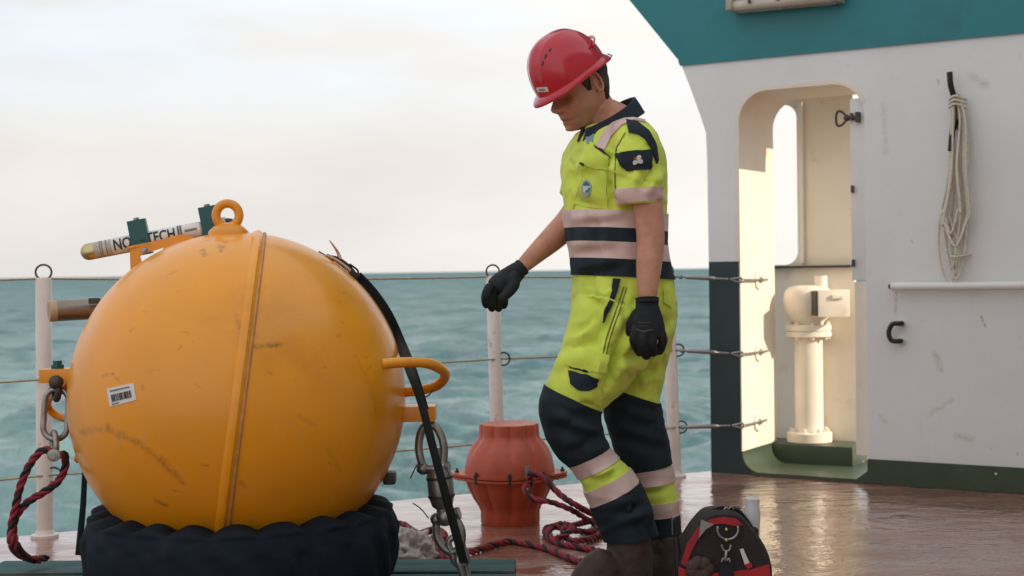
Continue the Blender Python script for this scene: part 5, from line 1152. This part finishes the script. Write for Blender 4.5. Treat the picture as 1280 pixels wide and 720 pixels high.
    for i, (q, z) in enumerate(prof):
        for j in range(n):
            a = 2 * PI * j / n; c, s_ = math.cos(a), math.sin(a); ext = .007 + .020 * max(0, c) ** 1.3 * 1.0 + .010 * max(0, -c) ** 2; dr = 1.0 + (.010 * max(0, c) + .012 * max(0, -c)) 
            vs_.append(C + F2 * ((A_ if c > 0 else A_ * 1.05) * c + ext * q * c) + HL * (B_ * s_ + ext * q * s_) + U2 * (z * (1 + .4 * max(0, c)) - .012 * q * max(0, -c) ** 2))
    for i in range(len(prof) - 1):
        for j in range(n): fs_.append([o + i * n + j, o + (i + 1) * n + j, o + (i + 1) * n + (j + 1) % n, o + i * n + (j + 1) % n])
    # inner shell
    o2 = len(vs_)
    for i in range(13):
        ph = PI / 2 * i / 12
        for j in range(n): a = 2 * PI * j / n; vs_.append(C + F2 * ((A_ * (1 if math.cos(a) > 0 else 1.05) - .005) * math.cos(a) * math.cos(ph)) + HL * ((B_ - .005) * math.sin(a) * math.cos(ph)) + U2 * (-.008 + (H_ - .002) * math.sin(ph)))
    for i in range(12):
        for j in range(n): fs_.append([o2 + i * n + j, o2 + (i + 1) * n + j, o2 + (i + 1) * n + (j + 1) % n, o2 + i * n + (j + 1) % n])
    hel = MB().add(vs_, fs_).build('helmet', red_shell, t, 50, fix=False); hel['label'] = 'red safety helmet tilted forward'
    TH = BVHTree.FromPolygons(vs_[:o], fs_[:m * n])
    def hq(name, mat, q, off=.001, nn=4, mm=6):
        G = []; NN = []
        for i in range(nn + 1):
            r = []; rn = []
            for j in range(mm + 1):
                a = V(q[0]).lerp(V(q[1]), j / mm); e = V(q[3]).lerp(V(q[2]), j / mm); p = a.lerp(e, i / nn); h = TH.ray_cast(CAM, ray(p.x, p.y), 9)
                if h[0] is None: return
                nrm_ = h[1] if h[1].dot(ray(p.x, p.y)) < 0 else -h[1]; r.append(h[0] + nrm_ * off); rn.append(nrm_)
            G.append(r); NN.append(rn)
        b = MB(); slab(b, G, NN, .0015); b.build(name, mat, hel, 60)
    for q in (((687.2, 60), (689.5, 61), (687.5, 65), (685.6, 64.5)), ((682, 67.5), (684.4, 68), (682, 73.5), (680, 73)), ((678, 76), (680, 76.5), (678.8, 82.5), (676.8, 82))): hq('vent_slot', ink, q, .0008, 2, 2)
    hq('brand_label', sticker_white, ((670.5, 109.5), (684.5, 108.5), (686, 114.5), (672.5, 115)), .0015)
    hq('label_print', grey_ink, ((674, 111.2), (681, 110.6), (681.4, 112.8), (674.6, 113.2)), .003, 2, 3)
    b = MB(); q = C - F2 * (A_ * 1.05 + .012); b.tube([q + HL * .03 - U2 * .012, q - F2 * .010 + HL * .03 - U2 * .025, q + HL * .02 - U2 * .030], .002, 6); b.build('strap_end', black_strap, hel, 60)
    b = MB(); rim = [C - F2 * (A_ * 1.05 * math.cos(a) * .97 + .004) + HL * ((B_ + .004) * math.sin(a)) + U2 * (.030 + .03 * math.cos(a)) for a in [rad(x) for x in range(-62, 63, 6)]]; b.tube(rim, .005, 8, flat=(1, .6)); b.build('rear_ridge', red_shell, hel, 180)
make_person()
# ------------------------------------------------------------------ tool bag
def make_bag():
    Y0, Y1 = 3.98, 4.30; bag_dark = M('bag_black_fabric', (.022, .017, .016), .75, var=.3, scale=20, bump=.0012, bscale=250, dirt=((.06, .045, .04), .55, .72, 12, .5)); bag_red = M('bag_red_fabric', (.42, .020, .028), .7, var=.2, scale=20, bump=.001, bscale=250, dirt=((.16, .03, .03), .55, .7, 14, .5)); grey_mesh = M('bag_grey_lining', (.28, .26, .25), .7)
    t = thing('tool_bag', 'black and red tool bag with metal ring and clip on the wet deck', 'tool bag', ground(906, 778))
    k = m_at(Y0); g = .003; zz = lambda p: V((p.x, p.y, max(p.z, g)))
    prof = [(846, 800), (846, 730), (849, 702), (861, 675), (874, 655), (887, 643.5), (905, 640.5), (922, 642.5), (937, 654), (954, 677), (964, 702), (967, 730), (968, 800)]
    prof = [(x, y) for x, y in prof]; S = spline([V((x, y, 0)) for x, y in prof], 4); cx = 906
    rings = []
    for s, sh in ((0, .955), (.010, .985), (.022, 1), (.07, 1.0), (.12, .98), (.155, .95), (.17, .90)):
        rings.append([zz(at(cx + (p.x - cx) * sh, 800 + (p.y - 800) * (1 - (1 - sh) * .4), Y0) + V((0, s, 0)) + V((noise.noise(p * .02) * .004, 0, noise.noise(p * .03 + V((5, 0, 0))) * .004))) for p in S])
    MB().loft(rings).build('body', bag_dark, t, 50)
    fp = lambda x, y, d=0: zz(at(x, y, Y0) + V((0, -d, 0)))
    def plate(name, mat, P, d0=.001, th=.004, par=t):
        b = MB(); pts = [(p[0], p[1]) for p in P]; b.plate(pts, [], lambda x, y, s: fp(x, y, d0 + s), th); return b.build(name, mat, par, 40)
    plate('side_panel', bag_red, [(851, 704), (858.5, 680), (871, 661), (881, 652), (885, 657), (875, 669), (864.5, 688), (857, 708)])
    plate('top_panel', bag_red, [(884, 650), (905, 646), (920, 648), (929, 656), (918, 657), (904, 654), (889, 655.5)])
    plate('lower_panel', bag_red, [(917, 714), (940, 711), (961, 705), (964, 730), (964, 775), (918, 775)])
    plate('lower_panel', bag_red, [(848, 708), (858, 712), (880, 716), (898, 716), (898, 775), (849, 775)])
    plate('lining', grey_mesh, [(876, 649), (892, 655), (882, 661), (873, 672)], .006, .003)
    plate('centre_strap', black_strap, [(899, 702), (916, 702), (917, 775), (898, 775)], .006, .004)
    pc = fp(874, 712, .0); b = MB()
    for i in range(7): a = i * .9; b.sphere(pc + V((math.cos(a) * .022, -.012, math.sin(a) * .018 + .004)), .020, 12, 8, (1, .6, 1))
    b.build('pocket_flap', M('brown_flap', (.06, .035, .025), .75, var=.3, scale=20), t, 180)
    c = fp(909, 661, .012); r = 13 * k; b = MB(); b.tube([c + V((math.cos(a) * r, 0, math.sin(a) * r * .95)) for a in [rad(x) for x in range(160, 381, 10)]], .0035, 8); ring = b.build('d_ring', steel, t, 180)
    b = MB(); b.sphere(fp(907.5, 661.5, .006), .006, 10, 6); b.sphere(fp(907, 674, .014), .0055, 10, 6); b.build('rivet', brass, ring, 180)
    b = MB(); b.tube(spline(path([(902, 681), (904, 687), (908, 689), (912, 687), (913.5, 681)], Y0 - .016), 4), .003, 8); b.tube(path([(908, 688), (907, 697), (907, 702)], Y0 - .016), .004, 8); b.tube(spline(path([(902, 703), (904, 698), (908, 701), (911, 698), (912.5, 703)], Y0 - .016), 4), .003, 8)
    b.build('swivel_clip', steel, t, 180)
    plate('white_tag', sticker_white, [(924, 686), (928.5, 685), (936, 702), (935, 706), (930.5, 705)], .006, .003)
    plate('red_tab', bag_red, [(930, 705), (938, 702), (940, 708), (934, 710)], .008, .003)
    b = MB(); b.tube(spline(path([(868, 662), (876, 648), (892, 637), (908, 634.5), (921, 637), (932, 648), (940, 660)], Y0 + .06), 6), .006, 10, flat=(1, .6)); b.build('handle', bag_dark, t, 180)
    b = MB(); b.tube(spline([at(p[0], p[1], Y0 + .02) for p in ((850, 700), (846, 660), (842, 650), (843, 690), (846, 770))], 6), .006, 8, flat=(1, .4)); b.build('shoulder_strap', black_strap, t, 180)
    b = MB(); b.tube(path([(842, 646), (842.5, 668)], Y0 + .03), .006, 8); b.build('strap_clip', steel, t, 60)
    b = MB()
    for x, y in ((908, 634), (914, 633)): b.tube(spline(path([(x - 3, y + 4), (x, y), (x + 3, y + 4)], Y0 + .05), 4), .003, 6)
    b.build('zip_pull', steel, t, 180)
    hz = M('cloudy_plastic', (.60, .61, .62), .5, var=.1, scale=30)
    q = at(938, 672, Y0 + .10); k2 = m_at(Y0 + .1); t2 = thing('plastic_bottle', 'pale grey cloudy plastic bottle standing in the side pocket of the tool bag', 'bottle', q)
    MB().lathe(q, V((.06, 0, 1)), [(10.5 * k2, 0), (11 * k2, .006), (11 * k2, .075), (9 * k2, .088), (9.2 * k2, .112), (6 * k2, .116)], 20).build('bottle_body', hz, t2, 50)
    MB().lathe(q + V((.0, -.028, .0)), V((0, 0, 1)), [(6 * k2, 0), (8 * k2, .01), (8 * k2, .03), (5 * k2, .035)], 12).build('pocket_edge', bag_dark, t, 50)
make_bag()
for o in bpy.data.objects:
    if '_o' in o: del o['_o']
